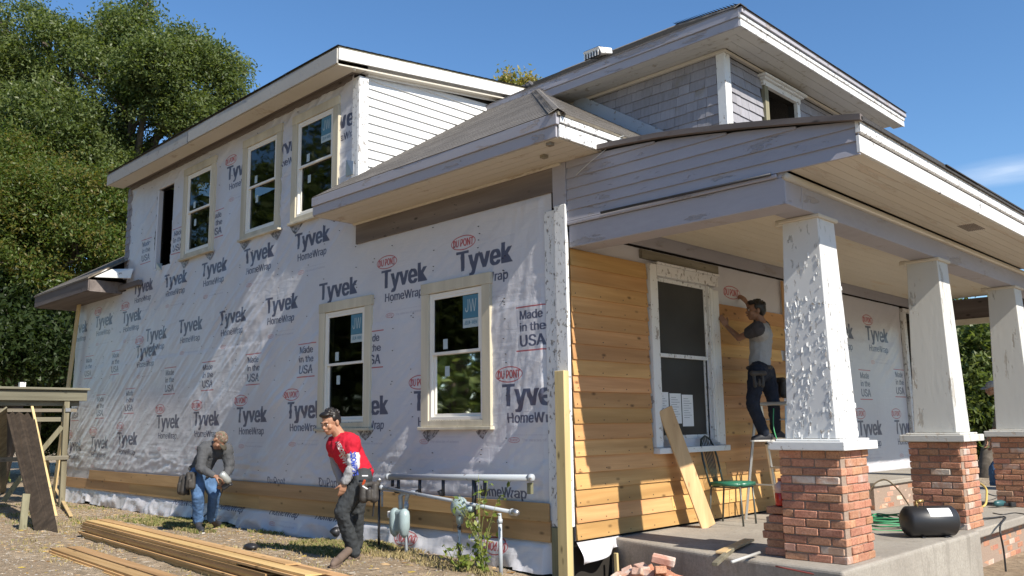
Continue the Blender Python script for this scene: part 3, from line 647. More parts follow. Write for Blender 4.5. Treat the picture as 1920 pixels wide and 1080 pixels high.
# ------------------------------------------------------------------ roofs
def slope_courses(name, mat, poly_fn, y_or_x, parent, ntop):
    pass
def strip_roof(name, mat, P0, U_, V_, lenu, nrow, expo, clip, parent, thick=0.003, jag=0.0015, seed=0):
    """overlapping shingle courses. P0 eave corner, U_ along eave, V_ up the slope; clip(row) -> list of (u0,u1)"""
    P0 = Vector(P0); U_ = Vector(U_).normalized(); V_ = Vector(V_).normalized(); Nn = U_.cross(V_).normalized()
    if Nn.z < 0: Nn = -Nn
    b = MB(); r = random.Random(seed)
    for i in range(nrow):
        v0 = i*expo; v1 = v0+expo*1.25
        for (a, c) in clip(i, v0):
            if c-a < 0.02: continue
            u = a
            while u < c-1e-4:
                u2 = min(c, u+r.uniform(0.8, 1.1)); j0 = r.uniform(-jag, jag)*3; h = thick+r.uniform(0, jag)
                p = [P0+U_*x+V_*y for x, y in ((u, v0+j0), (u2, v0+j0+r.uniform(-.004,.004)), (u2, v1), (u, v1))]
                b.add([p[0]+Nn*(h+.0035), p[1]+Nn*(h+.0035), p[2]+Nn*.002, p[3]+Nn*.002, p[0]+Nn*.0005, p[1]+Nn*.0005], [(0,1,2,3), (4,5,1,0)]); u = u2
    o = b.build(name, mat, parent); o['kind'] = 'stuff'; return o
KM = 0.64; cs = math.cos(math.atan(KM))
# decks (thick boards under the shingles)
def deck(name, pts, mat=OLDX, th=0.03, parent=house):
    b = MB(); b.prism(pts, (0, 0, -th)); return b.build(name, mat, parent)
XL, XR, YF, YB = -15.22, 0.52, -0.69, 11.1
RY = (YF+YB)/2; RZ = 4.14+KM*(RY-YF); hl = RY-YF
def zm(y): return 4.14+KM*(y-YF)
RXR = XR-hl; RXL = XL+hl
deck('roof_deck', [(-3.83, YF, 4.14), (XR, YF, 4.14), (RXR, RY, RZ), (-3.83-1.5, RY, RZ), (-3.83, zm and YF+2.0, zm(YF+2.0))])
deck('roof_deck', [(XL, YF, 4.14), (-11.9, YF, 4.14), (-11.9, RY-2.2, zm(RY-2.2)), (RXL, RY, RZ)])
deck('roof_deck', [(XR, YF, 4.14), (XR, YB, 4.14), (RXR, RY, RZ)])
deck('roof_deck', [(XL, YB, 4.14), (XL, YF, 4.14), (RXL, RY, RZ)])
deck('roof_deck', [(XR, YB, 4.14), (XL, YB, 4.14), (RXL, RY, RZ), (RXR, RY, RZ)], ROOF)
deck('roof_deck', [(-11.9, 3.2, zm(3.2)), (-3.83, 3.2, zm(3.2)), (RXR, RY, RZ), (RXL, RY, RZ)])
ex = 0.135; nr = int(hl/cs/ex)+1
def clipR(i, v):
    y = YF+v*cs; s = y-YF
    r_ = XR-s-0.0; l_ = -3.83 if y < 0.05+3.3 else RXR-1.5
    return [(l_-XL, r_-XL)]
strip_roof('roof_shingles', ROOF, (XL, YF, 4.14), (1,0,0), (0,1,KM), 0, nr, ex, clipR, house, seed=1)
strip_roof('roof_shingles', ROOF, (XL, YF, 4.14), (1,0,0), (0,1,KM), 0, nr, ex, lambda i, v: [(v*cs, -11.9-XL)] if v*cs < 3.2 else [], house, seed=2)
strip_roof('roof_shingles', ROOF, (XR, YF, 4.14), (0,1,0), (-1,0,KM), 0, nr, ex, lambda i, v: [(v*cs, YB-YF-v*cs)], house, seed=3)
# hip cap shingles, each laid over the next
def hip(p, q, n, mat, parent, w=0.15):
    w *= .62
    p = Vector(p); q = Vector(q); d = (q-p); L_ = d.length; d.normalize(); sx = d.cross(Vector((0,0,1))).normalized()
    me = None
    for i in range(n):
        c = p+d*(L_*i/n); e = p+d*(L_*(i+1.35)/n); b = MB(); dn = Vector((0,0,-0.06))
        b.add([c+sx*w+dn+Vector((0,0,.012)), c+Vector((0,0,.010)), c-sx*w+dn+Vector((0,0,.012)), e+sx*w+dn+Vector((0,0,.006)), e+Vector((0,0,.012)), e-sx*w+dn+Vector((0,0,.006))], [(0,1,4,3), (1,2,5,4)])
        o = b.build('hip_cap', mat, parent); sl_ = o.modifiers.new('t', 'SOLIDIFY'); sl_.thickness = 0.008
hip((XR, YF, 4.17), (RXR, RY, RZ+.03), 46, ROOF, house)
# eaves of the low roof: fascia, crown, soffit boards
def fascia(p, q, z0, z1, mat, n, parent=house, t=0.025, name='fascia'):
    p = Vector(p); q = Vector(q); n = Vector(n)
    b = MB(); b.prism([(p.x, p.y, z0), (q.x, q.y, z0), (q.x, q.y, z1), (p.x, p.y, z1)], n*t); return b.build(name, mat, parent, bevel=0.003)
fascia((-3.83, -.65, 0), (.475, -.65, 0), 3.90, 4.02, FASC, (0,-1,0)); fascia((-3.83, -.65, 0), (.50, -.65, 0), 4.022, 4.135, FASC, (0,-1,0), t=.045, name='crown_moulding')
fascia((.475, -.645, 0), (.475, .10, 0), 3.90, 4.03, WHITEP, (1,0,0)); fascia((.475, -.645, 0), (.475, .62, 0), 4.045, 4.11, WHITEP, (1,0,0), t=.04, name='crown_moulding')
fascia((.46, .62, 0), (.46, 10.9, 0), 3.99, 4.12, FASC, (1,0,0))
for i in range(5):
    y0 = -.648+i*.13; b = MB(); b.box(-3.82, .47-(0.0), y0+.003, y0+.127, 3.893, 3.905); b.build('soffit_board', CREAM, house)
for y0 in (-0.0,):
    b = MB(); b.box(0.03, .47, .003, .10, 3.893, 3.905); b.build('soffit_board', CREAM, house)
b = MB(); b.box(-3.845, -3.825, -.65, -.004, 3.895, 4.12); b.prism([(-3.845, -.66, 4.12), (-3.845, 0, 4.12), (-3.845, 0, 4.50)], (.02, 0, 0)); b.build('eave_end_board', FASC, house)
b = MB(); b.box(-3.8, -0.03, -.06, -.032, 3.862, 3.892); b.build('bed_moulding', CREAM, house, bevel=.004)
for px in ((.33, -.6), (.02, -.35)):
    b = MB(); b.box(px[0]-.03, px[0]+.03, px[1]-.03, px[1]+.03, 3.86, 3.894); b.build('bracket_stub', OLDX, house)
# left rear eave
fascia((XL+.03, -.65, 0), (-11.92, -.65, 0), 3.88, 4.12, FRIEZE, (0,-1,0)); fascia((XL, YB-.1, 0), (XL, -.62, 0), 3.88, 4.12, FRIEZE, (-1,0,0))
b = MB(); b.box(XL+.03, -11.92, -.648, -.004, 3.87, 3.883); b.build('soffit_board', FRIEZE, house); b = MB(); b.box(XL+.03, -14.42, -.0, RW, 3.87, 3.883); b.build('soffit_board', FRIEZE, house)
b = MB(); b.box(-11.93, -11.905, -.65, -.004, 3.87, 4.1); b.build('eave_end_board', FRIEZE, house)
q = MB(); q.add([(-11.90,-.58,4.15), (-11.30,-.10,4.10), (-11.30,-.05,4.30), (-11.90,-.36,4.33)], [(0,1,2,3)])
o = q.build('metal_flashing', WHITE, house); o.modifiers.new('t', 'SOLIDIFY').thickness = 0.01
b = MB(); b.box(-11.9, -10.9, -.10, -.03, 3.93, 4.03); b.build('bare_ledger', FRIEZE, house)
# dormer
DZ = 6.29; dsl = 0.12
b = MB(); x0, x1 = -11.85, -3.64; y0, y1 = -.45, 3.5
b.prism([(x0, y0, DZ), (x1, y0, DZ), (x1, y1, DZ+dsl*(y1-y0)), (x0, y1, DZ+dsl*(y1-y0))], (0,0,-.03)); b.build('roof_deck', OLDX, house)
strip_roof('roof_shingles', ROOFD, (x0-.02, y0-.03, DZ), (1,0,0), (0,1,dsl), 0, 29, .14, lambda i, v: [(0, x1-x0+.04)], house, seed=5)
b = MB(); b.box(x0+.0, -8.2, y0-.02, y0+.005, 6.03, 6.255); b.build('fascia', paint('pale_new_fascia', (0.40,0.38,0.35), .6, .12, (0.2,0.19,0.17), .2), house, bevel=.003)
b = MB(); b.box(-8.17, x1, y0-.025, y0+.0, 6.04, 6.255); b.build('fascia', paint('cream_fascia', (0.46,0.44,0.40), .6, .04, (0.3,0.29,0.27), .2), house, bevel=.003)
b = MB(); b.box(x0+.02, x1-.02, y0+.007, -0.15, 6.035, 6.05); b.build('soffit_board', CREAM, house)
b = MB(); b.box(x0+.02, x1-.02, -0.147, 0.03, 6.075, 6.09); b.build('soffit_board', FRIEZE, house)
b = MB(); b.box(-11.7, -3.9, -.05, -.006, 6.0, 6.07); b.build('frieze_board', FRIEZE, house)
b = MB(); zt = lambda y: DZ+dsl*(y-y0)
b.prism([(x1, y0+.0, zt(y0)-.20), (x1, y1-.1, zt(y1-.1)-.20), (x1, y1-.1, zt(y1-.1)-.035), (x1, y0+.0, zt(y0)-.035)], (.025,0,0)); b.build('rake_board', WHITEC, house, bevel=.003)
b = MB(); b.box(-3.8, x1-.003, y0+.01, y1, 6.0, 6.02); b.prism([(-3.79, y0+.01, 6.02), (-3.79, y1, 6.02+dsl*(y1-y0)), (x1-.003, y1, 6.02+dsl*(y1-y0)), (x1-.003, y0+.01, 6.02)], (0,0,.02)); b.v = b.v[8:]; b.f = [tuple(i-8 for i in f) for f in b.f[6:]]; b.m = b.m[6:]
b.build('rake_soffit', CREAM, house)
b = MB(); b.box(-3.9, -3.76, -.03, .012, 4.45, 6.02); b.box(-3.758, -3.735, -.028, .13, 4.52, 6.02); b.build('corner_board', WHITEP, house, bevel=.004)
# shingled strip left of the dormer
for i in range(13):
    zb = 4.15+i*.145; b = MB(); b.prism([(-11.86, -.012, zb), (-11.86, -.034, zb), (-11.86, -.02, zb+.16), (-11.86, -.0, zb+.16)], (.21 if i % 2 else .17, 0, 0)); b.build('wall_shingle', WSH, house)
b = MB(); b.box(-11.86, -11.72, .0, .1, 4.0, 6.05); b.box(-11.86, -11.8, .1, 3.4, 4.4, 6.2); b.build('wall', DARKIN, house)
b = MB(); xf_ = -3.772
b.prism([(xf_, .13, zt(.13)-.30), (xf_, 3.45, zt(3.45)-.30), (xf_, 3.45, zt(3.45)-.03), (xf_, .13, zt(.13)-.03)], (.018,0,0)); b.build('frieze_board', WHITEC, house)
# dormer cheek clapboards
cheekz = lambda z: (z-4.14)/KM+YF     # y where the roof reaches z
b = MB(); b.prism([(-3.86, .02, 4.5), (-3.86, 3.5, 6.75), (-3.86, .02, 6.2)], (.03,0,0)); b.build('wall', DARKIN, house)
n = 14
for i in range(n):
    zb = 4.50+i*.128; ztp = zb+.143
    yst = .13; zlim = lambda y: zt(y)-.2
    ye = min(cheekz(zb)+.04, 3.38)
    def top_at(y): return min(ztp, zlim(y)+.03)
    if ye <= yst+.03 and i > 1: continue
    ye = max(ye, yst+.1)
    # clip the board where the low slope or the rake cuts it
    if zb > zlim(yst): ys2 = (zb-DZ+.2)/dsl+y0
    else: ys2 = yst
    if ys2 >= ye: continue
    b = MB(); pts = [(ys2, zb, .036), (ye, zb, .036), (min(ye+.16, 3.45), min(ztp, zlim(min(ye+.16,3.45))+.03), .008), (ys2, top_at(ys2), .008)]
    vs = [(-3.83+d, y, z) for y, z, d in pts]+[(-3.85, y, z) for y, z, d in pts]
    b.add(vs, [(0,1,2,3), (4,7,6,5), (0,4,5,1), (1,5,6,2), (2,6,7,3), (3,7,4,0)]); b.build('clapboard', WHITEC, house)

# ------------------------------------------------------------------ upper box over the front
UX, UY, UY2 = 0.25, 3.0, 7.4; EX, EY, EY2 = 0.75, 2.54, 7.86; UZ0, UZ1 = 6.03, 6.28; KU = 0.60
URY = (EY+EY2)/2; URZ = UZ1+KU*(URY-EY); UXR = EX-(URY-EY)
wall_grid('wall', 'y', UY, UY2, 3.7, 6.05, [(4.1, 4.98, 4.6, 5.82)], UX-.03, DARKIN)
b = MB(); b.box(-5, UX-.03, UY+.03, UY+.12, 3.7, 6.05); b.box(-5, UX-.03, UY2-.1, UY2-.02, 3.7, 6.05); b.build('wall', DARKIN, house)
def wall_shingles(axis, u0, u1, z0, z1, pos, skip, seed):
    r = random.Random(seed); e = .138; nrow = int((z1-z0)/e)+1; cache = {}
    for i in range(nrow):
        zb = z0+i*e; u = u0 - (r.uniform(0, .15))
        while u < u1:
            w = r.choice((.14, .18, .2, .24, .3)); a, c = max(u, u0), min(u+w-.004, u1); u += w
            if c-a < .03 or skip((a+c)/2, zb+.07): continue
            j = r.uniform(-.006, .004); zt_ = min(zb+e+.02, z1)
            b = MB(); d0 = .024+r.uniform(0, .004)
            if axis == 'y': b.prism([(pos, a, zb+j), (pos+d0, a, zb+j), (pos+.008, a, zt_), (pos, a, zt_)], (0, c-a, 0))
            else: b.prism([(a, -pos, zb+j), (a, -pos-d0, zb+j), (a, -pos-.008, zt_), (a, -pos, zt_)], (c-a, 0, 0))
            b.build('wall_shingle', WSH, house)
roofx = lambda x: 4.14+KM*(XR-x)
wall_shingles('x', -2.4, UX-.11, 4.35, 5.98, -(UY+.0), lambda u, z: z < roofx(u)-.12, 4)
wall_shingles('y', UY+.11, UY2-.1, 4.25, 5.98, UX-.03, lambda u, z: (3.98 < u < 5.1 and z < 5.95) or z < 4.25, 6)
b = MB(); b.box(UX-.115, UX+.012, UY-.035, UY+.0, 4.0, 5.99); b.box(UX-.03, UX+.014, UY+.0015, UY+.11, 4.0, 5.99); b.build('corner_board', WHITE, house, bevel=.004)
b = MB(); b.box(-3, UX+.02, UY-.06, UY-.002, 5.985, 6.03); b.box(UX-.02, UX+.04, UY-.05, UY2, 5.99, 6.028); b.build('bed_moulding', CREAM, house, bevel=.006)
# flashing board along the slope
b = MB(); dx = 2.4; xa = UX-.15; b.bar((xa, UY-.06, roofx(xa)+.10), (xa-dx, UY-.06, roofx(xa-dx)+.10), .03, .19, up=(0,0,1)); b.build('slope_trim_board', paint('blue_grey_trim', (0.42,0.46,0.52), .5, .04), house, bevel=.004)
# window of the upper box
q = MB(); q.box(UX-.13, UX-.03, 4.10, 4.12, 4.6, 5.82); UW = q.build('window', WHITE, house)
q = MB(); q.box(UX-.028, UX+.03, 4.00, 4.10, 4.5, 5.82); q.build('casing', OLDZ, UW); q = MB(); q.box(UX-.028, UX+.03, 4.98, 5.07, 4.5, 5.82); q.build('casing', WHITE, UW, bevel=.003)
q = MB(); q.box(UX-.028, UX+.034, 3.98, 5.09, 5.822, 5.90); q.box(UX-.028, UX+.075, 3.94, 5.13, 5.901, 5.93); q.box(UX-.028, UX+.11, 3.90, 5.17, 5.931, 5.965); q.build('window_hood', WHITE, UW, bevel=.004)
q = MB(); q.box(UX-.11, UX-.07, 4.12, 4.98, 5.2, 5.25); q.box(UX-.11, UX-.07, 4.66, 4.70, 4.6, 5.2); q.build('sash', OLDZ, UW)
# soffits, fascias and the hipped roof
for i in range(3):
    b = MB(); o_ = i*.153; b.box(-4.2, EX-o_-.003, EY+o_+.002, EY+o_+.150, 6.034, 6.046); b.build('soffit_board', paint('upper_soffit_%d' % i, (0.60,0.59,0.55), .6, .05, (0.3,0.27,0.22), .15) if i == 0 else D.materials['upper_soffit_0'], house)
    b = MB(); b.box(EX-o_-.15, EX-o_-.003, EY+o_+.152, EY2-o_, 6.034, 6.046); b.build('soffit_board', D.materials['upper_soffit_0'], house)
fascia((-3.9, EY, 0), (EX, EY, 0), 6.03, 6.15, FASC, (0,-1,0)); fascia((-3.9, EY, 0), (EX+.02, EY, 0), 6.152, 6.275, FASC, (0,-1,0), t=.045, name='crown_moulding')
fascia((EX, EY-.02, 0), (EX, EY2+.02, 0), 6.03, 6.12, WHITEP, (1,0,0)); fascia((EX, EY-.04, 0), (EX, EY2+.04, 0), 6.135, 6.19, WHITEP, (1,0,0), t=.035, name='crown_moulding'); fascia((EX, EY-.04, 0), (EX, EY2+.05, 0), 6.195, 6.275, FASC, (1,0,0), t=.06, name='drip_board')
deck('roof_deck', [(-3.9, EY, UZ1), (EX, EY, UZ1), (UXR, URY, URZ), (-5.5, URY, URZ)]); deck('roof_deck', [(EX, EY, UZ1), (EX, EY2, UZ1), (UXR, URY, URZ)]); deck('roof_deck', [(-3.9, EY2, UZ1), (EX, EY2, UZ1), (UXR, URY, URZ), (-5.5, URY, URZ)], ROOF)
cu_ = math.cos(math.atan(KU)); nru = int((URY-EY)/cu_/ex)+1
strip_roof('roof_shingles', ROOF, (-5.5, EY-.05, UZ1-.02), (1,0,0), (0,1,KU), 0, nru, ex, lambda i, v: [(0, EX+.05+5.5-v*cu_)], house, jag=.002, seed=8)
strip_roof('roof_shingles', ROOFD, (EX+.08, EY-.05, UZ1-.02), (0,1,0), (-1,0,KU), 0, nru, ex, lambda i, v: [(v*cu_, EY2-EY+.1-v*cu_)], house, seed=9)
hip((EX+.05, EY-.05, UZ1+.02), (UXR, URY, URZ+.02), 28, ROOF, house, .13); hip((-4.5, URY, URZ+.02), (UXR, URY, URZ+.02), 20, ROOF, house, .13)
# box vent on the slope, cowl vent further along
vy = 3.15; vz = UZ1+KU*(vy-EY)+.06; vx = min((ony(1122, py, vy) for py in range(40, 200)), key=lambda v: abs(v.z-vz)).x
q = MB(); q.box(vx-.15, vx+.15, vy-.16, vy-.13, vz-.05, vz+.09); VT = q.build('roof_vent', METALD, house)
for k in range(6):
    q = MB(); q.box(vx-.145+k*.052, vx-.125+k*.052, vy-.172, vy-.1605, vz-.05, vz+.06); q.build('louvre', WHITE, VT)
q = MB(); q.prism([(vx-.16, vy-.19, vz+.07), (vx-.16, vy+.14, vz+.15), (vx-.16, vy+.16, vz+.06), (vx-.16, vy-.12, vz-.02)], (.32,0,0)); q.build('vent_hood', WHITE, VT, bevel=.015, seg=2)

# ------------------------------------------------------------------ porch: slabs, beams, ceiling, roof
b = MB(); b.prism([(-.10, .66, -.03), (1.5, .24, -.03), (2.67, .14, -.03), (2.68, 3.48, -.03), (-.1, 3.9, -.03)], (0,0,-.85)); b.build('porch_slab', CONC, house, bevel=.03, seg=3)
b = MB(); b.box(-.1, 2.62, 3.5, 10.4, -.13, -.034); b.build('porch_slab', CONC, house, bevel=.015, seg=2)
b = MB(); b.box(-.1, 2.50, 3.5, 10.35, -.9, -.131); PF = b.build('porch_foundation', MORTAR, house)
b = MB(); b.box(.03, .98, 4.95, 9.0, -.033, .27); PS = b.build('entry_step', MORTAR, house)
b = MB(); b.box(.03, 1.02, 4.91, 9.0, .272, .33); b.build('step_slab', CONC, PS, bevel=.01)
# bricks: shared meshes, each brick an object
def brick_meshes(L_, mat, n=4, seed=3, dep=.1, hh=.062):
    r = random.Random(seed); out = []
    for k in range(n):
        bm = bmesh.new(); bmesh.ops.create_cube(bm, size=1)
        for v in bm.verts: v.co = Vector((v.co.x*L_+r.uniform(-.003,.003), v.co.y*dep+r.uniform(-.002,.002), v.co.z*hh+r.uniform(-.0025,.0025)))
        bmesh.ops.bevel(bm, geom=bm.edges[:], offset=.006, segments=1, affect='EDGES')
        me = D.meshes.new('brick'); bm.to_mesh(me); bm.free(); me.materials.append(mat); out.append(me)
    return out
BR = {}
def brick(L_, mat, loc, rz, parent, r, name='brick', tilt=(0,0)):
    key = (round(L_, 3), mat.name)
    if key not in BR: BR[key] = brick_meshes(L_, mat, seed=len(BR)+5)
    o = D.objects.new(name, r.choice(BR[key])); COL.objects.link(o)
    o.location = loc; o.rotation_euler = (tilt[0], tilt[1], rz+(math.pi if r.random() < .5 else 0))
    if parent: adopt(o, parent)
    return o
CH = .0715
def brick_face(parent, p, d, n, length, z0, courses, r, matf, name='brick', off=0):
    """run of bricks, outer face on the line p + d*t, n outward; ends alternate so corners interlock"""
    p = Vector(p); d = Vector(d); n = Vector(n); rz = math.atan2(d.y, d.x); cnt = 0
    for i in range(courses):
        z = z0+CH*(i+.5); x = 0.0; first = ((i+off) % 2 == 0); x = 0.0 if first else .0
        lens = []; rem = length; 
        if not first: lens.append(.10); rem -= .11
        while rem > .215: lens.append(.205); rem -= .215
        if rem > .05: lens.append(round(rem-.004, 3))
        for L_ in lens:
            jj = n*(r.uniform(-.005, .004)); c = p+d*(x+L_/2)-n*.05+jj; brick(L_, matf(i, r), (c.x, c.y, z), rz, parent, r, name); x += L_+.010; cnt += 1
    return cnt
def pick(pale):
    return lambda i, r: BRICKP if r.random() < pale else BRICK
def pier(cx, cy, half, z0, zt, faces='SEWN', seed=1, capm=WHITE, pale=.1):
    r = random.Random(seed); b = MB(); b.box(cx-half+.014, cx+half-.014, cy-half+.014, cy+half-.014, z0, zt-.002); P_ = b.build('porch_pier', MORTAR, house)
    nC = int(round((zt-z0)/CH)); w = 2*half
    if 'S' in faces: brick_face(P_, (cx-half, cy-half, 0), (1,0,0), (0,-1,0), w-.0, z0, nC, r, pick(pale))
    if 'E' in faces: brick_face(P_, (cx+half, cy-half+.102, 0), (0,1,0), (1,0,0), w-.102, z0, nC, r, pick(pale), off=1)
    if 'N' in faces: brick_face(P_, (cx-half, cy+half, 0), (1,0,0), (0,1,0), w-.102, z0, nC, r, pick(pale), off=1)
    b = MB(); h2 = half+.065
    b.box(cx-h2, cx+h2, cy-h2, cy+h2, zt, zt+.075); b.box(cx-h2+.05, cx+h2-.05, cy-h2+.05, cy+h2-.05, zt+.076, zt+.095); b.build('pier_cap', capm, P_, bevel=.008, seg=2)
    return P_
def column(cx, cy, z0, z1, b0, t0, mat):
    b = MB(); vs = [(cx+i*b0, cy+j*b0, z0) for i, j in ((-1,-1),(1,-1),(1,1),(-1,1))]+[(cx+i*t0, cy+j*t0, z1) for i, j in ((-1,-1),(1,-1),(1,1),(-1,1))]
    b.add(vs, [(0,3,2,1),(4,5,6,7),(0,1,5,4),(1,2,6,5),(2,3,7,6),(3,0,4,7)]); o = b.build('porch_column', mat, house, bevel=.008, seg=2)
    b = MB(); b.box(cx-t0-.03, cx+t0+.03, cy-t0-.03, cy+t0+.03, z1-.035, z1); b.build('column_moulding', CREAM, o, bevel=.008); return o
PIERS = [(2.30, .70), (2.30, 3.72), (2.30, 6.74), (2.30, 9.7)]
CAPG = paint('worn_cap_paint', (0.66,0.65,0.61), .65, .15, (0.4,0.36,0.31), .2)
pier(2.30, .72, .28, -.035, .895, 'SEN', 1); pier(2.30, 3.72, .275, -.035, .90, 'SEN', 2, CAPG, .15); pier(2.30, 6.74, .275, -.035, .90, 'S', 3, CAPG); pier(2.30, 9.70, .275, -.035, .90, 'S', 4, CAPG)
m = M('flaking_column_paint', .45, .4); p_ = m.noise(9, (2.6,2.6,.7), 6, .65); g_ = m.noise(30, (1,1,.4), 4); k_ = m.mask(p_, .37, .39)
m.color(m.mix(k_, m.mix(g_, (.38,.37,.355), (.54,.53,.51)), (.62,.62,.61))); m.bump(k_, .006); COLP = m.mat
c1 = column(2.31, .71, .993, 2.965, .225, .168, COLP); column(2.31, 3.72, .998, 2.965, .225, .168, GREYP); column(2.31, 6.74, .998, 2.965, .225, .168, GREYP); column(2.31, 9.7, .998, 2.965, .225, .168, GREYP)
# curled flakes of paint standing off the first column
r = random.Random(5); b = MB()
def flakes(face, n, dens):
    k = 0
    while k < n:
        t = r.random(); z = 1.01+t*1.62; hw = .225+(.168-.225)*((z-.99)/1.975); u = r.uniform(-.93, .93)*hw
        if r.random() > dens(u/hw, (z-1.0)/1.6): continue
        k += 1; h = r.uniform(.012, .055); w = r.uniform(.005, .015); lift = r.uniform(.0015, .006)*(1 if r.random() < .8 else 1.8)
        sk = r.uniform(-.01, .01); side = r.choice((-1, 1))
        pts = [(u, z, .001), (u+sk, z-h, .001), (u+sk+side*w, z-h*r.uniform(.8, 1.05), lift), (u+side*w*1.1, z-h*.1, lift*r.uniform(.5, 1))]
        if face == 'S': vs = [(2.31+a, .71-hw-.001-d, c) for a, c, d in pts]
        else: vs = [(2.31+hw+.001+d, .71+a, c) for a, c, d in pts]
        b.add(vs, [(0,1,2,3)])
flakes('S', 260, lambda u, t: (0.25+0.75*(fbm(np.array([u*2.0+5]), np.array([t*4.0]), 3, 4)[0] > .47))*(1.0 if t < .78 else .35 if u > .2 else .05)); flakes('E', 110, lambda u, t: .5*(t < .85)*(1-.5*abs(u)))
o = b.build('paint_flakes', WHITE, c1); o['kind'] = 'stuff'; o.modifiers.new('t', 'SOLIDIFY').thickness = .0015
# beams
b = MB(); b.box(.03, 2.46, .002, .30, 2.965, 3.20); b.build('porch_beam', SHADEG, house, bevel=.004)
b = MB(); b.box(2.19, 2.462, .302, 10.4, 2.967, 3.20); b.build('porch_beam', SHADEG, house, bevel=.004)
b = MB(); b.box(2.19, 2.462, .002, .30, 3.202, 3.24); b.build('beam_cap', SHADEG, house)
b = MB(); b.box(0.03, 2.20, 10.10, 10.4, 2.90, 3.3); b.build('porch_beam', FRIEZE, house, bevel=.004); b = MB(); b.box(0.03, 2.20, 10.05, 10.098, 2.83, 2.93); b.build('beam_trim', CEIL, house)
b = MB(); b.box(.03, 2.40, -.03, .001, 3.20, 3.235); b.build('beam_trim', SHADEG, house, bevel=.006); b = MB(); b.tube([(.5, -.045, 3.245), (2.36, -.045, 3.235)], .012, 8); b.build('rusty_conduit', METALD, house, True)
b = MB(); b.tube([(2.47, .0, 3.205), (2.47, 10.4, 3.205)], .035, 10); b.build('cove_moulding', SOFF, house, True)
b = MB(); b.box(-.0, .02, .03, 10.35, 3.17, 3.33); b.build('frieze_board', SHADEG, house)
b = MB(); b.box(.03, 2.2, .30, .33, 3.18, 3.35); b.build('beam_trim', CEIL, house)
for i in range(15):
    xa = .03+i*.1445; b = MB(); b.box(xa+.0012, xa+.1433, .32, 10.1, 3.325, 3.34); b.build('ceiling_board', CEIL, house)
for (x, y) in ((1.6, 1.0), (1.6, 3.6), (1.6, 6.2), (.8, 8.6)):
    q = MB(); q.tube([(x, y, 3.322), (x, y, 3.335)], .05, 14); q.build('light_hole_disc', DARKIN, house)  # flat near-black disc, the shade of a recess painted as its colour
for (x, y) in ((2.13, .62), (2.13, 3.6), (2.13, 6.6)):
    q = MB(); q.box(x-.06, x+.02, y-.09, y+.02, 2.91, 2.97); q.build('beam_block', CREAM, house, bevel=.01)
# soffit boards of the overhang
for i in range(6):
    xa = 2.50+i*.1025; b = MB(); b.box(xa+.0015, xa+.101, .004, 10.44, 3.247, 3.26); b.build('soffit_board', SOFF, house)
q = MB()
for k in range(9): q.box(2.78+.02*k, 2.79+.02*k, 3.35, 3.75, 3.243, 3.2465)
q.build('soffit_vent', FRIEZE, house)
# gable clapboards following the roof edge
prof = lambda x: 3.60+.155*(3.13-x) if x > 1.6 else (3.837+.045*(1.6-x)+.05)
prof = lambda x: np.interp(x, [0, .68, 1.23, 1.59, 2.14, 2.63, 3.08, 3.13], [3.90, 3.875, 3.83, 3.78, 3.69, 3.60, 3.52, 3.515])
zb = 3.24; i = 0
while zb < 3.86:
    ztop = zb+.125
    xe = 3.12
    while xe > .1 and float(prof(xe)) < zb+.02: xe -= .02
    x0_ = .03 if zb > 3.25 else .03
    xsv = np.linspace(x0_, xe, 14); b = MB(); d0, d1 = .026, .008
    up_ = [(x, min(ztop, float(prof(x)))) for x in xsv]
    for a, c in zip(up_[:-1], up_[1:]):
        fa = (a[1]-zb)/.125; fc = (c[1]-zb)/.125; A = d0+(d1-d0)*fa; C_ = d0+(d1-d0)*fc
        b.add([(a[0], -d0, zb), (c[0], -d0, zb), (c[0], -C_, c[1]), (a[0], -A, a[1]), (a[0], .0, zb), (c[0], 0, zb), (c[0], 0, c[1]), (a[0], 0, a[1])], [(0,1,2,3), (4,7,6,5), (0,4,5,1), (1,5,6,2), (2,6,7,3), (3,7,4,0)])
    b.build('clapboard', SHADEG, house); zb += .115; i += 1
# fascia of the porch roof and its worn upper board
ROT = paint('rotting_fascia_paint', (0.76,0.76,0.75), .55, .05, (0.07,0.06,0.055), .1, (1,1,1), 4)
fascia((3.10, -.028, 0), (3.10, 10.45, 0), 3.255, 3.395, ROT, (1,0,0), t=.03)
fascia((3.10, -.028, 0), (3.10, 10.45, 0), 3.40, 3.415, FRIEZE, (1,0,0), t=.015, name='shadow_strip'); fascia((3.10, -.028, 0), (3.10, 4.9, 0), 3.42, 3.525, WHITEP, (1,0,0), t=.045, name='crown_moulding'); fascia((3.10, 5.3, 0), (3.10, 10.45, 0), 3.42, 3.525, WHITEP, (1,0,0), t=.045, name='crown_moulding')
# porch roof
xsr = [.3, .68, 1.23, 1.59, 2.14, 2.63, 3.17]; zsr = [3.945, 3.925, 3.875, 3.825, 3.735, 3.645, 3.535]
b = MB()
for (xa, za), (xb, zb_) in zip(list(zip(xsr, zsr))[:-1], list(zip(xsr, zsr))[1:]): b.prism([(xa, -.06, za), (xb, -.06, zb_), (xb, 10.5, zb_), (xa, 10.5, za)], (0,0,-.03))
b.build('roof_deck', ROOFD, house)
for k in range(len(xsr)-1):
    xb, zb_, xa, za = xsr[-1-k], zsr[-1-k], xsr[-2-k], zsr[-2-k]; ln_ = math.hypot(xb-xa, zb_-za); nn = max(int(round(ln_/.14)), 1)
    strip_roof('roof_shingles', ROOFD, (xb, -.085, zb_), (0,1,0), (xa-xb, 0, za-zb_), 0, nn, ln_/nn, lambda i, v: [(0, 10.6)], house, jag=.008, seed=20+k)
fascia((.3, -.03, 0), (.3, -.02, 0), 3.9, 3.92, FASC, (0,-1,0))
b = MB()
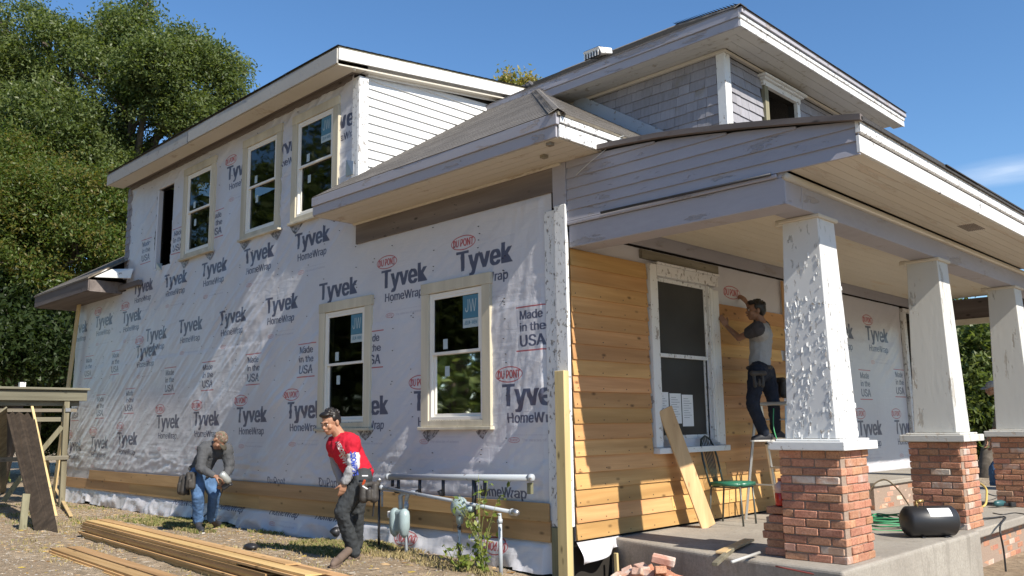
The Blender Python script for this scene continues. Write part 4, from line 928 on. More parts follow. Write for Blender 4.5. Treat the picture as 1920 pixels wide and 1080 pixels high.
for (xa, za), (xb, zb_) in zip(list(zip(xsr, zsr))[:-1], list(zip(xsr, zsr))[1:]): b.prism([(xa, -.085, za-.035), (xb, -.085, zb_-.035), (xb, -.085, zb_+.015), (xa, -.085, za+.015)], (0,.05,0))
b.build('rake_trim', FRIEZE, house)
q = MB(); q.tube([(.95, 8.0, 4.0), (.95, 8.0, 4.45)], .09, 14); q.cm = 0; VC = q.build('roof_vent', STEEL, house, True)
q = MB(); q.tube([(.95, 8.0, 4.42), (.95, 8.0, 4.47), (.95, 8.0, 4.52)], [.22, .21, .08], 18); q.build('vent_cowl', STEEL, VC, True)
# bricks under the porch floor and in the step
r = random.Random(9)
brick_face(PF, (2.50, 3.49, 0), (0,1,0), (1,0,0), 2.4, -.86, 10, r, pick(.15), 'foundation_brick')
brick_face(PS, (.03, 4.95, 0), (1,0,0), (0,-1,0), .95, -.03, 4, r, pick(.6), 'step_brick'); brick_face(PS, (.98, 5.06, 0), (0,1,0), (1,0,0), 3.0, -.03, 4, r, pick(.6), 'step_brick', 1)
# ------------------------------------------------------------------ vegetation
def leafmat(name, c, tr=0.45):
    mt = D.materials.new(name); mt.use_nodes = True; t = mt.node_tree; b = t.nodes['Principled BSDF']; b.inputs['Base Color'].default_value = (*c, 1); b.inputs['Roughness'].default_value = .45; b.inputs['Specular IOR Level'].default_value = .35
    tl = t.nodes.new('ShaderNodeBsdfTranslucent'); tl.inputs[0].default_value = (c[0]*1.5, c[1]*1.5, c[2]*.7, 1); mx = t.nodes.new('ShaderNodeMixShader'); mx.inputs[0].default_value = tr
    t.links.new(b.outputs[0], mx.inputs[1]); t.links.new(tl.outputs[0], mx.inputs[2]); t.links.new(mx.outputs[0], t.nodes['Material Output'].inputs[0]); return mt
GR = [leafmat('leaf_green_a', (.105,.145,.045)), leafmat('leaf_green_b', (.140,.175,.060)), leafmat('leaf_green_c', (.155,.190,.072)), leafmat('leaf_green_d', (.070,.100,.032))]
OL = [leafmat('leaf_olive_a', (.088,.126,.030)), leafmat('leaf_olive_b', (.118,.150,.040)), leafmat('leaf_olive_c', (.085,.130,.026)), leafmat('leaf_russet', (.170,.150,.040))]
YE = [leafmat('leaf_autumn_a', (.36,.30,.10)), leafmat('leaf_autumn_b', (.27,.27,.11)), leafmat('leaf_autumn_c', (.16,.18,.06)), leafmat('leaf_autumn_d', (.30,.20,.07))]
BARK = wood('tree_bark', (.10,.08,.06), (.20,.165,.13), 2, .95, False, .1)
def leaf_mesh(name, C_, size, mats, seed, aspect=.42, jitter=.5, lean=None):
    g = np.random.default_rng(seed); n = len(C_); L_ = size*(1+jitter*(g.random(n)-.5))[:, None]
    d = g.normal(size=(n, 3)); d[:, 2] -= .35; d /= np.linalg.norm(d, axis=1)[:, None]
    w = np.cross(d, g.normal(size=(n, 3))+np.array([0, 0, 1.2])); w /= np.linalg.norm(w, axis=1)[:, None]+1e-9
    nn = np.cross(d, w); V = np.stack([C_-d*L_*.5, C_+w*L_*aspect*.5-nn*L_*.05, C_+d*L_*.5-nn*L_*.12, C_-w*L_*aspect*.5-nn*L_*.05], 1).reshape(-1, 3)
    me = D.meshes.new(name); me.vertices.add(4*n); me.vertices.foreach_set('co', V.ravel()); me.loops.add(4*n); me.loops.foreach_set('vertex_index', np.arange(4*n, dtype=np.int32))
    me.polygons.add(n); me.polygons.foreach_set('loop_start', np.arange(0, 4*n, 4, dtype=np.int32)); me.polygons.foreach_set('loop_total', np.full(n, 4, np.int32))
    for m_ in mats: me.materials.append(m_)
    return me
def crown_points(blobs, nclump, per, cr, seed, shell=.45, thin=.0):
    g = np.random.default_rng(seed); c = np.array([b[0] for b in blobs], float); r = np.array([b[1] for b in blobs], float)
    vol = r.prod(1)**(.75); k = g.choice(len(blobs), nclump, p=vol/vol.sum()); d = g.normal(size=(nclump, 3)); d /= np.linalg.norm(d, axis=1)[:, None]
    rad = (shell+(1-shell)*g.random(nclump)**.6)*(1+.16*g.normal(size=nclump)*.6); cc = c[k]+d*r[k]*rad[:, None]; q_ = fbm(cc[:, 0]*.42+cc[:, 2]*.31+50, cc[:, 1]*.42+cc[:, 2]*.45+50, 3, seed); kp = (q_ > thin) | (g.random(nclump) < .12); cc = cc[kp]; nclump = len(cc)
    sz = cr*(.6+.8*g.random(nclump)); P_ = cc[:, None, :]+g.normal(size=(nclump, per, 3))*sz[:, None, None]*np.array([.55,.55,.38]); return P_.reshape(-1, 3), np.repeat(g.integers(0, 1000, nclump), per)
def _unused(): pass
def tree(name, label, base, blobs, nclump, per, cr, leaf, mats, seed, trunk=.3, group=None, cat='tree', trunk_top=None, shell=.45, thin=.0):
    base = Vector(base); t = thing(name, base, label, cat, group); rr = random.Random(seed)
    top = Vector(trunk_top) if trunk_top else sum((Vector(b[0]) for b in blobs), Vector())/len(blobs)
    q = MB(); pts = [base-Vector((0,0,.2))]+[base.lerp(top, f)+Vector((rr.uniform(-.2,.2), rr.uniform(-.2,.2), 0))*f for f in (.25, .5, .75, 1)]; q.tube(pts, [trunk*1.25, trunk, trunk*.85, trunk*.6, trunk*.35], 10); tk = q.build('trunk', BARK, t, True)
    for bl in blobs:
        c = Vector(bl[0]); f = rr.uniform(.35, .8); s0 = base.lerp(top, f); mid = s0.lerp(c, .5)+Vector((0,0,.4)); q = MB(); q.tube([s0, mid, c], [trunk*.4, trunk*.25, trunk*.1], 7)
        for k in range(6):
            dv = Vector((rr.gauss(0,1), rr.gauss(0,1), rr.gauss(.3,.8))).normalized(); e = c+Vector((dv.x*bl[1][0], dv.y*bl[1][1], dv.z*bl[1][2]))*.9; s1 = mid.lerp(c, rr.uniform(.3, 1)); q.tube([s1, s1.lerp(e, .5)+Vector((0,0,.15)), e], [trunk*.16, trunk*.09, trunk*.03], 5)
        q.build('limb', BARK, t, True)
    P_, ck = crown_points(blobs, nclump, per, cr, seed, shell, thin); me = leaf_mesh('crown', P_, leaf, mats, seed)
    g = np.random.default_rng(seed+1); mi = np.where(g.random(len(ck)) < .65, ck % len(mats), g.integers(0, len(mats), len(ck))); me.polygons.foreach_set('material_index', mi.astype(np.int32))
    o = place('crown', me, t); o['kind'] = 'stuff'; return t
def B(px, py, d, rx, ry=None, k=1.0):
    ry = ry or rx; c = atd(px, py, d); s = d/FPX; return (tuple(c), (rx*s, rx*s*k, ry*s))
bl = [B(20,150,32,105), B(110,95,31,75,62), B(165,150,30,80,70), B(245,70,31,62,52), B(285,120,29,62,55), B(350,105,30,52,50), B(405,120,31,40,38), B(430,175,31,34,36), B(445,130,32,22,20), B(110,240,29,105,85), B(245,215,30,85,70), B(345,215,30,62,55), B(400,255,31,42,45), B(190,320,30,100,66), B(320,320,32,72,50), B(430,285,32,30,36), B(20,290,31,110), B(-80,100,31,130), B(60,40,32,42,30), B(-10,30,32,50,30), B(270,15,31,22,16), B(215,40,32,30,22)]
tree('leafy_tree', 'tallest green tree at top left, its crown rising above the dormer eave', (-26, 6, -.4), bl, 9500, 34, .42, .145, GR, 1, .45, 'trees behind the house', shell=.45, thin=.42)
bl = [B(90,400,26,120,95), B(190,390,25,85,75), B(30,500,25,130,90), B(150,480,24,90,75), B(210,450,26,60,60), B(-60,420,25,120), B(95,560,26,75,50), B(0,330,27,110,80), B(240,390,28,40,60)]
tree('leafy_tree', 'olive green bushy tree with russet tints, above the low rear roof', (-22, .5, -.4), bl, 7500, 34, .32, .12, OL, 2, .3, 'trees behind the house', shell=.35, thin=.44)
bl = [B(60,600,24,90,60), B(20,660,23,80,60), B(100,660,24,70,60), B(-30,560,24,80,70), B(60,640,27,110,70), B(-30,620,26,90,90), B(130,640,29,80,70), B(60,720,28,120,60), B(0,790,29,120,60), B(110,800,31,80,60), B(-70,760,28,90,90)]
tree('dark_shrub', 'dark shaded thicket behind the weathered deck at far left', (-22, -1.2, -.4), bl, 2400, 40, .5, .17, [leafmat('leaf_shade_a', (.050,.075,.025)), leafmat('leaf_shade_b', (.035,.055,.018)), leafmat('leaf_shade_c', (.025,.045,.012))], 3, .2, None, 'shrub', shell=.1)  # leaves coloured darker: the shade of the understory is painted into them
bl = [B(950,165,27,24,34), B(992,165,27,26,28), B(975,220,27,60,50), B(1030,175,28,16,18), B(920,165,28,9,12)]
tree('autumn_tree', 'yellowing treetop just showing over the roof ridge behind the house', tuple(atd(985, 800, 27)), bl, 520, 20, .2, .15, YE, 4, .2, 'trees behind the house', shell=.2)
bl = [B(1830,690,24,70,90), B(1870,640,25,70,80), B(1810,770,24,60,70), B(1900,740,25,80,100), B(1960,660,25,100,120), B(1850,820,24,90,60), B(1780,640,27,60,90), B(1960,820,25,90,70)]
tree('leafy_tree', 'green tree seen between the second and third porch columns', tuple(onz(1850, 900, -.4)), bl, 1300, 40, .42, .2, GR[:3]+[OL[0]], 5, .25, 'trees beyond the porch', shell=.25)
# trees of the yard behind the photographer, seen in the panes
for i, (x, y, h, w) in enumerate(((-19,-15,15,5.5), (-28,-13,17,6), (-10,-20,16,6), (-36,-21,19,7), (24,36,13,6), (33,27,13,6))):
    bl = [((x+dx*w*.5, y+dy*w*.5, h*zc), (w*.62, w*.62, h*.24)) for dx, dy, zc in ((-1,0,.45), (1,0,.5), (0,1,.55), (0,-1,.4), (0,0,.8))]
    if i < 4: bl += [((x, y, h*.22), (w*1.0, w*1.0, h*.2)), ((x+4.5, y-2, 2.2), (4.5, 3, 3))]
    if i > 3: bl.append(((x, y, 2.5), (w*.9, w*.9, 3)))
    tree('yard_tree', ['round yard tree left of the lot, nearest the house', 'tall yard tree left of the lot, second from the house', 'yard tree standing behind the photographer', 'tallest yard tree, farthest left', 'street tree opposite the porch, farther one', 'street tree opposite the porch, nearer one'][i], (x, y, -.4), bl, 420, 34, 1.0, .5, GR, 30+i, .4, 'yard trees around the lot', shell=.35)

# grass, fallen leaves, chips
def blades(name, n, region, h, mats, seed, dens, label):
    g = np.random.default_rng(seed); x0, x1, y0, y1 = region; X = g.uniform(x0, x1, n*3); Y = g.uniform(y0, y1, n*3); k = fbm(X*1.1, Y*1.6, 3, seed) > dens; X, Y = X[k][:n], Y[k][:n]; n = len(X); Z = gz(X, Y)
    a = g.uniform(0, 2*np.pi, n); H_ = h*(.4+g.random(n)); w = .004+.004*g.random(n); dx, dy = np.cos(a), np.sin(a); ln = g.uniform(.1, 1.0, n)*H_; b = g.uniform(0, 2*np.pi, n)
    P0 = np.stack([X-dx*w, Y-dy*w, Z-.005], 1); P1 = np.stack([X+dx*w, Y+dy*w, Z-.005], 1); M_ = np.stack([X+np.cos(b)*ln*.4, Y+np.sin(b)*ln*.4, Z+H_*.6], 1); T_ = np.stack([X+np.cos(b)*ln, Y+np.sin(b)*ln, Z+H_*.85], 1)
    V = np.stack([P0, P1, M_+np.stack([dx*w*.6, dy*w*.6, 0*w], 1), T_, M_-np.stack([dx*w*.6, dy*w*.6, 0*w], 1)], 1).reshape(-1, 3); me = D.meshes.new(name); me.from_pydata(V.tolist(), [], [(5*i, 5*i+1, 5*i+2, 5*i+3, 5*i+4) for i in range(n)])
    for m_ in mats: me.materials.append(m_)
    me.polygons.foreach_set('material_index', g.integers(0, len(mats), n).astype(np.int32)); o = place(name, me); tag(o, label, 'grass', kind='stuff'); return o
STR = [M('straw', .8, .2).color((.34,.27,.14)).mat, M('dry_grass', .8, .2).color((.24,.20,.09)).mat, M('grass_green', .7, .3).color((.10,.14,.03)).mat, M('grass_yellow', .7, .3).color((.20,.21,.06)).mat]
blades('grass', 15000, (-8.6, -2.6, -1.05, -.12), .05, STR, 41, .40, 'sparse green and dry grass along the foot of the wrapped wall')
blades('dry_straw', 3500, (-4.2, 0.2, -.7, -.02), .05, STR[:2], 42, .42, 'dry straw and roots on the soil by the gas risers')
blades('dry_straw', 2600, (-11, .5, -3.4, -.3), .04, STR[:2], 44, .5, 'dead straw and stalks scattered over the trampled dirt')
blades('grass', 1500, (-13.5, -8.5, -2.5, -.2), .05, STR, 43, .55, 'thin grass on the bare dirt near the deck')
def litter(name, n, region, size, mats, seed, label, cat, flat=.3, dens=0):
    g = random.Random(seed); b = MB(); x0, x1, y0, y1 = region
    for i in range(n):
        x, y = g.uniform(x0, x1), g.uniform(y0, y1); s = size*g.uniform(.4, 1.3); a = g.uniform(0, 6.28); z = G(x, y)+s*flat*.35; c, d = math.cos(a), math.sin(a); e = g.uniform(.3, .9)*s; t = s*flat
        b.cm = g.randrange(len(mats)); j = lambda: g.uniform(-.2, .2)*s
        b.add([(x+c*s+j(), y+d*s+j(), z+j()*.3), (x-d*e+j(), y+c*e+j(), z+j()*.3), (x-c*s+j(), y-d*s+j(), z+j()*.3), (x+d*e+j(), y-c*e+j(), z+j()*.3), (x, y, z+t), (x, y, z-t)], [(0,1,4),(1,2,4),(2,3,4),(3,0,4),(1,0,5),(2,1,5),(3,2,5),(0,3,5)])
    o = b.build(name, mats); tag(o, label, cat, kind='stuff'); return o
CHIP = [M('chip_pale', .9, .2).color((.38,.32,.25)).mat, M('chip_brown', .9, .2).color((.20,.14,.09)).mat, M('chip_grey', .9, .2).color((.30,.28,.25)).mat]
litter('gravel', 6500, (-12.5, 2.4, -4.6, -.1), .015, CHIP, 51, 'small stones, chips and rubble scattered over the dirt', 'gravel', .5)
litter('wood_scraps', 950, (-12.5, .5, -3.6, -.15), .05, [CHIP[0], M('scrap_wood', .8, .2).color((.48,.33,.18)).mat], 52, 'splinters and small offcuts of wood strewn on the ground', 'wood scraps', .12)
litter('fallen_leaves', 520, (-12.5, 0, -4.4, -.2), .045, [M('leaf_fallen_yellow', .7, .3).color((.50,.36,.06)).mat, M('leaf_fallen_brown', .8, .2).color((.30,.17,.06)).mat, STR[3]], 53, 'fallen yellow and brown leaves on the dirt', 'leaves', .1)
# weeds round the gas riser
def weed(base, h, seed, label, nst=7, spread=.28, leaf=.05):
    r = random.Random(seed); t = thing('weed_plant', base, label, 'plant', None); base = Vector(base); q = MB(); L_ = []
    for i in range(nst):
        a = r.uniform(0, 6.28); hh = h*r.uniform(.45, 1.05); sp = spread*r.uniform(.2, 1); pts = [base+Vector((math.cos(a)*sp*f*f+.03*math.sin(5*f+i), math.sin(a)*sp*f*f*.6, hh*f)) for f in (0, .25, .5, .75, 1)]; q.tube(pts, [.006,.005,.004,.003,.002], 5)
        for k in range(int(26*hh/h)):
            f = r.uniform(.12, 1); j = min(int(f*4), 3); p = pts[j].lerp(pts[j+1], f*4-j); L_.append(p+Vector((r.gauss(0,.035), r.gauss(0,.03), r.gauss(0,.02))))
    q.build('stem', WEEDS, t, True); me = leaf_mesh('foliage', np.array([tuple(v) for v in L_]), leaf, WEEDL, seed, .6); g = np.random.default_rng(seed); me.polygons.foreach_set('material_index', g.integers(0, len(WEEDL), len(L_)).astype(np.int32)); o = place('foliage', me, t); o['kind'] = 'stuff'; return t
WEEDS = M('weed_stem', .7, .3).color((.20,.22,.07)).mat; WEEDL = [leafmat('weed_leaf_a', (.20,.26,.05)), leafmat('weed_leaf_b', (.28,.32,.09)), leafmat('weed_leaf_c', (.12,.17,.04))]
p = onz(905, 1092, -.42); weed(p, 1.02, 61, 'tall green weed growing up round the chipped gas riser', 10, .42, .06)
p = onz(860, 1085, -.40); weed(p, .42, 62, 'low leafy weed left of the tall weed by the gas risers', 9, .34, .06)
p = onz(1143, 1078, -.50); weed(p, .22, 63, 'small dry weed by the corner post under the loose wrap', 6, .12, .03)
p = onz(12, 905, -.3); weed(p, .35, 64, 'small green weed under the weathered deck at the left edge', 8, .25, .06)
for k, (a, c_) in enumerate(((440, 792+180), (490, 975))): pass
# ------------------------------------------------------------------ things round the house
# weathered deck at the far left
DX = -12.3
def dk(px, py): return onx(px, py, DX)
dt = thing('weathered_deck', dk(118, 948), 'weathered grey green timber deck frame at the far left of the wrapped wall', 'deck')
ytop = dk(163, 752).y; zt_ = dk(163, 728).z; yl = ytop-4.2
q = MB(); q.box(DX-.16, DX+.06, yl, ytop+.03, zt_-.045, zt_); q.build('cap_board', OLDY, dt, bevel=.006)
q = MB(); q.box(DX-.045, DX, yl, ytop, dk(163,752).z, zt_-.05); q.build('beam', OLDY, dt, bevel=.006)
q = MB(); q.box(DX-.16, DX-.115, yl, ytop-.1, zt_-.35, zt_-.05); q.build('beam', OLDY, dt, bevel=.006)
for i in range(9):
    x = DX-.32-i*.15; q = MB(); q.box(x-.14, x, yl, ytop-.15, zt_-.085, zt_-.05); q.build('deck_board', OLDY, dt)
q = MB(); q.box(DX-.20, DX-.165, yl, dk(150,768).y, dk(100,772).z, dk(100,766).z); q.build('rail', OLDY, dt)
q = MB(); q.box(DX-.23, DX-.20, dk(65,785).y, dk(132,785).y, dk(100,790).z, dk(100,782).z); q.build('rail', OLDY, dt)
ph = dk(124, 790); pb = dk(118, 948)
q = MB(); q.bar((DX-.07, ph.y, zt_-.05), (DX-.07, pb.y, -.5), .10, .10, (0,1,0)); q.build('post', OLDZ, dt, bevel=.008)
q = MB(); q.bar((DX-.07, ph.y-2.1, zt_-.05), (DX-.07, pb.y-2.15, -.5), .10, .10, (0,1,0)); q.build('post', OLDZ, dt, bevel=.008)
q = MB(); q.bar((DX-1.4, ph.y-.1, zt_-.09), (DX-1.4, pb.y-.1, -.5), .10, .10, (0,1,0)); q.build('post', OLDZ, dt, bevel=.008)
a, b_ = dk(5, 862), dk(128, 861); q = MB(); q.box(DX-.015, DX+.02, b_.y-3.2, b_.y, a.z-.04, a.z+.04); q.build('rail', OLDY, dt, bevel=.004)
q = MB(); q.bar(dk(79, 846)+Vector((-.05,0,0)), dk(118, 800)+Vector((-.05,0,0)), .035, .09); q.build('brace', OLDZ, dt, bevel=.004)
q = MB(); q.bar(dk(8, 940)+Vector((-.05,0,0)), dk(42, 893)+Vector((-.05,0,0)), .035, .09); q.build('brace', OLDZ, dt, bevel=.004)
q = MB(); v = dk(43, 722); q.box(v.x-.1, v.x, v.y-.05, v.y+.05, zt_+.001, zt_+.09); q.build('post_cap', WHITEP, dt)
q = MB(); v = dk(128, 768); q.box(DX+.001, DX+.008, v.y-.05, v.y+.04, v.z-.04, v.z+.03); q.build('joist_hanger', STEEL, dt)
def gp(px, py, z=None):
    z = -.28 if z is None else z
    p = onz(px, py, z)
    for _ in range(4): p = onz(px, py, G(p.x, p.y))
    return p
# panels and boards leaning on the deck
br, bl_ = gp(109, 999), gp(64, 995); tr_, tl_ = onx(63, 769, DX+.10), onx(12, 769, DX+.14)
b = MB(); n_ = Vector((.02,-.004,.004)); NE = 9; topz = [tl_.lerp(tr_, i/NE)+Vector((0,0,random.uniform(-.10,.02))) for i in range(NE+1)]
bot = [bl_.lerp(br, i/NE) for i in range(NE+1)]; vs = topz+bot+[v+n_ for v in topz+bot]; N1 = NE+1; fs = []
for i in range(NE): fs += [(i, i+1, N1+i+1, N1+i), (2*N1+i, 3*N1+i, 3*N1+i+1, 2*N1+i+1), (i, 2*N1+i, 2*N1+i+1, i+1), (N1+i, N1+i+1, 3*N1+i+1, 3*N1+i)]
fs += [(0, N1, 3*N1, 2*N1), (NE, 2*N1+NE, 3*N1+NE, N1+NE)]
b.add(vs, fs); tag(b.build('plywood_panel', PLY), 'dark rotten plywood panel with a jagged top, leaning on the weathered deck', 'panel')
def board(name, p, q_, w, h, mat, label, cat='board', group=None, up=(0,0,1)):
    b = MB(); b.bar(p, q_, w, h, up); o = b.build(name, mat, bevel=.003); return tag(o, label, cat, group)
board('leaning_board', gp(6, 925), onx(6, 768, DX+.12), .15, .03, OLDZ, 'grey board leaning upright on the deck at the left edge of the picture', up=(1,0,0))
board('leaning_board', gp(42, 994), gp(42, 994)+Vector((-.15,.06,.50)), .10, .035, OLDZ, 'short grey stake leaning in front of the dark plywood panel', up=(1,0,0))
board('leaning_board', gp(105, 968), onx(60, 762, DX+.2), .045, .03, RAWZ, 'thin pale stick leaning beside the dark plywood panel', up=(1,0,0))
board('wood_offcut', gp(133, 971)+Vector((0,0,.03)), gp(99, 930)+Vector((0,0,.26)), .06, .02, RAWZ, 'short fresh offcut propped on the ground right of the deck', 'offcut')
board('wood_offcut', gp(95, 940)+Vector((0,0,.0)), onx(88, 858, DX+.02), .05, .03, OLDZ, 'narrow slat standing under the deck behind the plywood panel', 'slat', up=(1,0,0))
p0, p1 = ony(149, 566, -.12), ony(127, 732, -.12); d_ = (p1-p0); board('prop_board', p0+Vector((0,0,.0)), p0+d_*2.35, .17, .035, RAWZ, 'long fresh board propped up under the low eave at the far left end', up=(0,1,0))
# stacks of siding boards
LB = wood('stacked_cedar', (0.46,0.285,0.12), (0.64,0.43,0.21), 0, 0.65, True, 0.26, 0.012)
r = random.Random(14)
def plank(x0, x1, yc, z, w, t, lab, grp, dy=0.0, bow=0.0, mat=LB):
    b = MB(); n = 7; L_ = []
    for i in range(n+1):
        f = i/n; x = x0+(x1-x0)*f; y = yc+dy*f+bow*4*f*(1-f); zz = z; L_.append((x, y, zz))
    vs = []
    for x, y, zz in L_: vs += [(x, y-w/2, zz), (x, y+w/2, zz), (x, y+w/2, zz+t*.45), (x, y-w/2, zz+t)]
    fs = [(0,3,2,1), tuple(4*n+i for i in (0,1,2,3))]
    for i in range(n):
        for k in range(4): a = 4*i+k; c = 4*i+(k+1) % 4; fs.append((a, c, c+4, a+4))
    b.add(vs, fs); o = b.build('siding_plank', mat); return tag(o, lab, 'board', grp)
pA, pB = onz(205, 972, -.06), onz(650, 1073, -.06); slope = (pB.y-pA.y)/(pB.x-pA.x); GL = []
W1 = .165
yA = pA.y-.02
for lay in range(12):
    for k in range(2):
        x0 = pA.x+.05+r.uniform(-.10, .16)+.02*k; L_ = r.choice((4.9, 5.5, 6.1)); z = -.295+.0205*lay; top = lay == 11
        plank(x0, x0+L_, yA-.09-k*W1-(11-lay)*.005+r.uniform(-.016,.016), z+(.0 if True else 0), W1-.005, .0195, (['top board of the big cedar stack, nearest the house wall', 'top board of the big cedar stack, nearest the low front stack'][k] if top else 'fresh cedar siding board in the lower layers of the big stack'), 'top boards of the big cedar stack' if top else 'lower boards of the big cedar stack', dy=slope*L_, bow=.0)
for lay in range(5):
    x0 = pA.x+2.0+.35*lay+r.uniform(-.1, .1); f0 = (x0-pA.x); plank(x0, x0+3.9, yA+.085+slope*f0, -.295+.0205*lay*2.0, W1-.005, .0195, 'cedar board slipped off the far side of the big stack', 'boards slipped behind the big stack', dy=slope*3.9)
qA, qB = onz(140, 1026, -.22), onz(300, 1076, -.22); s2 = (qB.y-qA.y)/(qB.x-qA.x)
for lay in range(3):
    for k in range(2):
        x0 = qA.x+r.uniform(-.12, .1)+.18*(2-lay)*(-1)*.3; plank(x0, x0+4.9, qA.y-.06-k*W1+.02*lay+r.uniform(-.01,.01), -.26+.0205*lay, W1-.005, .0195, (['upper left board of the low front stack, nearer the big stack', 'upper left board of the low front stack, outermost'][k] if lay == 2 else 'cedar board in the lower layers of the low front stack'), 'boards of the low front stack', dy=s2*4.9)
g1, g2 = onz(520, 1056, -.26), onz(860, 1086, -.26)
for k in range(3):
    x0 = g1.x+.5*k; plank(x0, x0+3.4, g1.y-.1-k*W1*1.05, G(x0+1.5, g1.y-.2)+.012+.004*k, W1-.005, .0195, ['pale board on the ground behind the man in red, nearest the wall', 'pale board on the ground under the man in red', 'pale board on the ground, nearest the big stack'][k], 'loose boards by the man in red', dy=slope*1.4)
# black hose loop, small bucket lid, dark plastic thing in grass
q = MB(); c = gp(470, 1030); q.ell(c+Vector((0,0,.03)), (.11,.08,.045), None, 14, 8); tag(q.build('plastic_lump', BLACKP, None, True), 'small black plastic lump lying in the grass near the wall', 'debris')
def hose(name, pts, rad, mat, label, cat='hose', n=8):
    # smooth the path
    P_ = [Vector(p) for p in pts]; Q = []
    for i in range(len(P_)-1):
        a = P_[max(i-1,0)]; b = P_[i]; c = P_[i+1]; d = P_[min(i+2, len(P_)-1)]
        for k in range(6):
            t = k/6; Q.append(.5*((2*b)+(c-a)*t+(2*a-5*b+4*c-d)*t*t+(3*b-a-3*c+d)*t**3))
    Q.append(P_[-1]); q = MB(); q.tube(Q, rad, n); return tag(q.build(name, mat, None, True), label, cat)
# gas manifold against the wall
gt = thing('gas_manifold', onz(764, 1058, -.34), 'grey gas pipe manifold with two meters on risers in front of the wall', 'gas pipes')
YG = -.34
def gy(px, py, y=YG): return ony(px, py, y)
def pipe(name, pts, rad, mat=PIPE, n=12):
    q = MB(); q.tube(pts, rad, n); return q.build(name, mat, gt, True)
h0, h1 = gy(728, 894), gy(996, 896); H_ = pipe('header_pipe', [h0, h1], .033, n=18)
for a, e in ((h0, -.03), (h1, .03)):
    q = MB(); q.tube([a-Vector((e,0,0)), a+Vector((e*.6,0,0)), a+Vector((e,0,0))], [.039,.039,.022], 16); q.build('end_cap', PIPE, H_, True)
s0, s1 = gy(716, 914, -.36), gy(960, 960, -.40); SP = pipe('sloping_pipe', [s0, s1], .020)
for a, d_ in ((s0, -1), (s1, 1)):
    q = MB(); q.ell(a, .035); q.build('pipe_elbow', PIPE, SP, True)
q = MB(); q.tube([s1+Vector((.0,0,0)), s1+Vector((.07,-.01,-.002)), s1+Vector((.10,-.012,-.002))], [.030,.034,.022], 12); q.build('union_nut', STEEL, SP, True)
for px, pt, pb_, mt, rd in ((711, 903, 1042, METALD, .015), (716, 914, 950, PIPE, .013), (762, 935, 1064, PIPE, .022), (861, 975, 1075, PIPEC, .018), (893, 968, 1030, PIPEC, .020), (937, 962, 1100, PIPE, .022)):
    a = gy(px, pt); pipe('riser', [a, Vector((a.x+.01, a.y, -.5 if pb_ > 1000 else gy(px, pb_).z))], rd, mt)
    q = MB(); q.tube([a+Vector((0,0,-.10)), a+Vector((0,0,-.06))], rd*1.35, 12); q.build('coupling', mt, gt, True)
a = gy(711, 900); q = MB(); q.ell(a, .028); q.build('riser_cap', STEEL, gt, True)
for px, yb in ((736, 912), (747, 925), (787, 930), (831, 930), (889, 968), (909, 930)):
    a = gy(px, 900); b_ = gy(px, yb); V_ = pipe('drop_pipe', [a, b_], .019 if px != 889 else .026, METALD)
    if px not in (736,):
        q = MB(); c = gy(px-4, yb-6); q.ell(c, (.032,.032,.036)); q.tube([c+Vector((-.05,0,.01)), c+Vector((.05,0,.01))], .012, 8); q.build('valve', METALD, V_, True)
# meter with two canisters
MT = pipe('meter_yoke', [gy(762, 938), gy(765, 926), gy(774, 922), gy(785, 924)], .026)
pipe('meter_yoke', [gy(752, 955), gy(751, 930), gy(757, 924), gy(765, 925)], .028)
mt_ = MB(); c = gy(753, 978, -.40); mt_.box(c.x-.085, c.x+.085, c.y-.07, c.y+.07, c.z-.12, c.z+.13); MM = mt_.build('gas_meter', METER, gt, bevel=.035, seg=3)
for dx in (-.085, .085):
    q = MB(); cc = c+Vector((dx, -.03, 0)); q.tube([cc+Vector((0,0,z)) for z in (.15,.12,.07,-.05,-.13,-.17)], [.02,.055,.066,.066,.05,.015], 14); q.build('meter_canister', METER, MM, True)
q = MB(); q.box(c.x-.20, c.x-.12, c.y-.06, c.y-.01, c.z+.03, c.z+.11); q.build('meter_dial', WHITE, MM, bevel=.01)
# round regulator
c = gy(862, 951, -.40); q = MB(); q.tube([c+Vector((0,.05,0)), c+Vector((0,.03,0)), c+Vector((0,.0,0)), c+Vector((.01,-.045,.0)), c+Vector((.015,-.07,0))], [.05,.105,.11,.09,.03], 22); RG = q.build('regulator', METER, gt, True)
q = MB(); q.tube([c+Vector((0,0,.0)), c+Vector((0,0,-.17))], [.055,.035], 12); q.build('regulator_neck', METER, RG, True)
q = MB(); q.tube([c, c+Vector((.20,.0,-.01))], .03, 12); q.build('regulator_arm', METER, RG, True)
for k in range(6):
    t = k*math.pi/3; q = MB(); q.tube([c+Vector((math.cos(t)*.09, -.02, math.sin(t)*.09)), c+Vector((math.cos(t)*.09, -.05, math.sin(t)*.09))], .008, 6); q.build('bolt', METALD, RG)
q = MB(); v = h1+Vector((-.02,.02,-.02)); q.box(v.x-.05, v.x-.0, v.y-.01, v.y+.03, v.z-.14, v.z-.03); q.build('wood_block', OLDZ, gt)

# ------------------------------------------------------------------ on the porch
FL = -.03
def fz(px, py, z=FL): return onz(px, py, z)
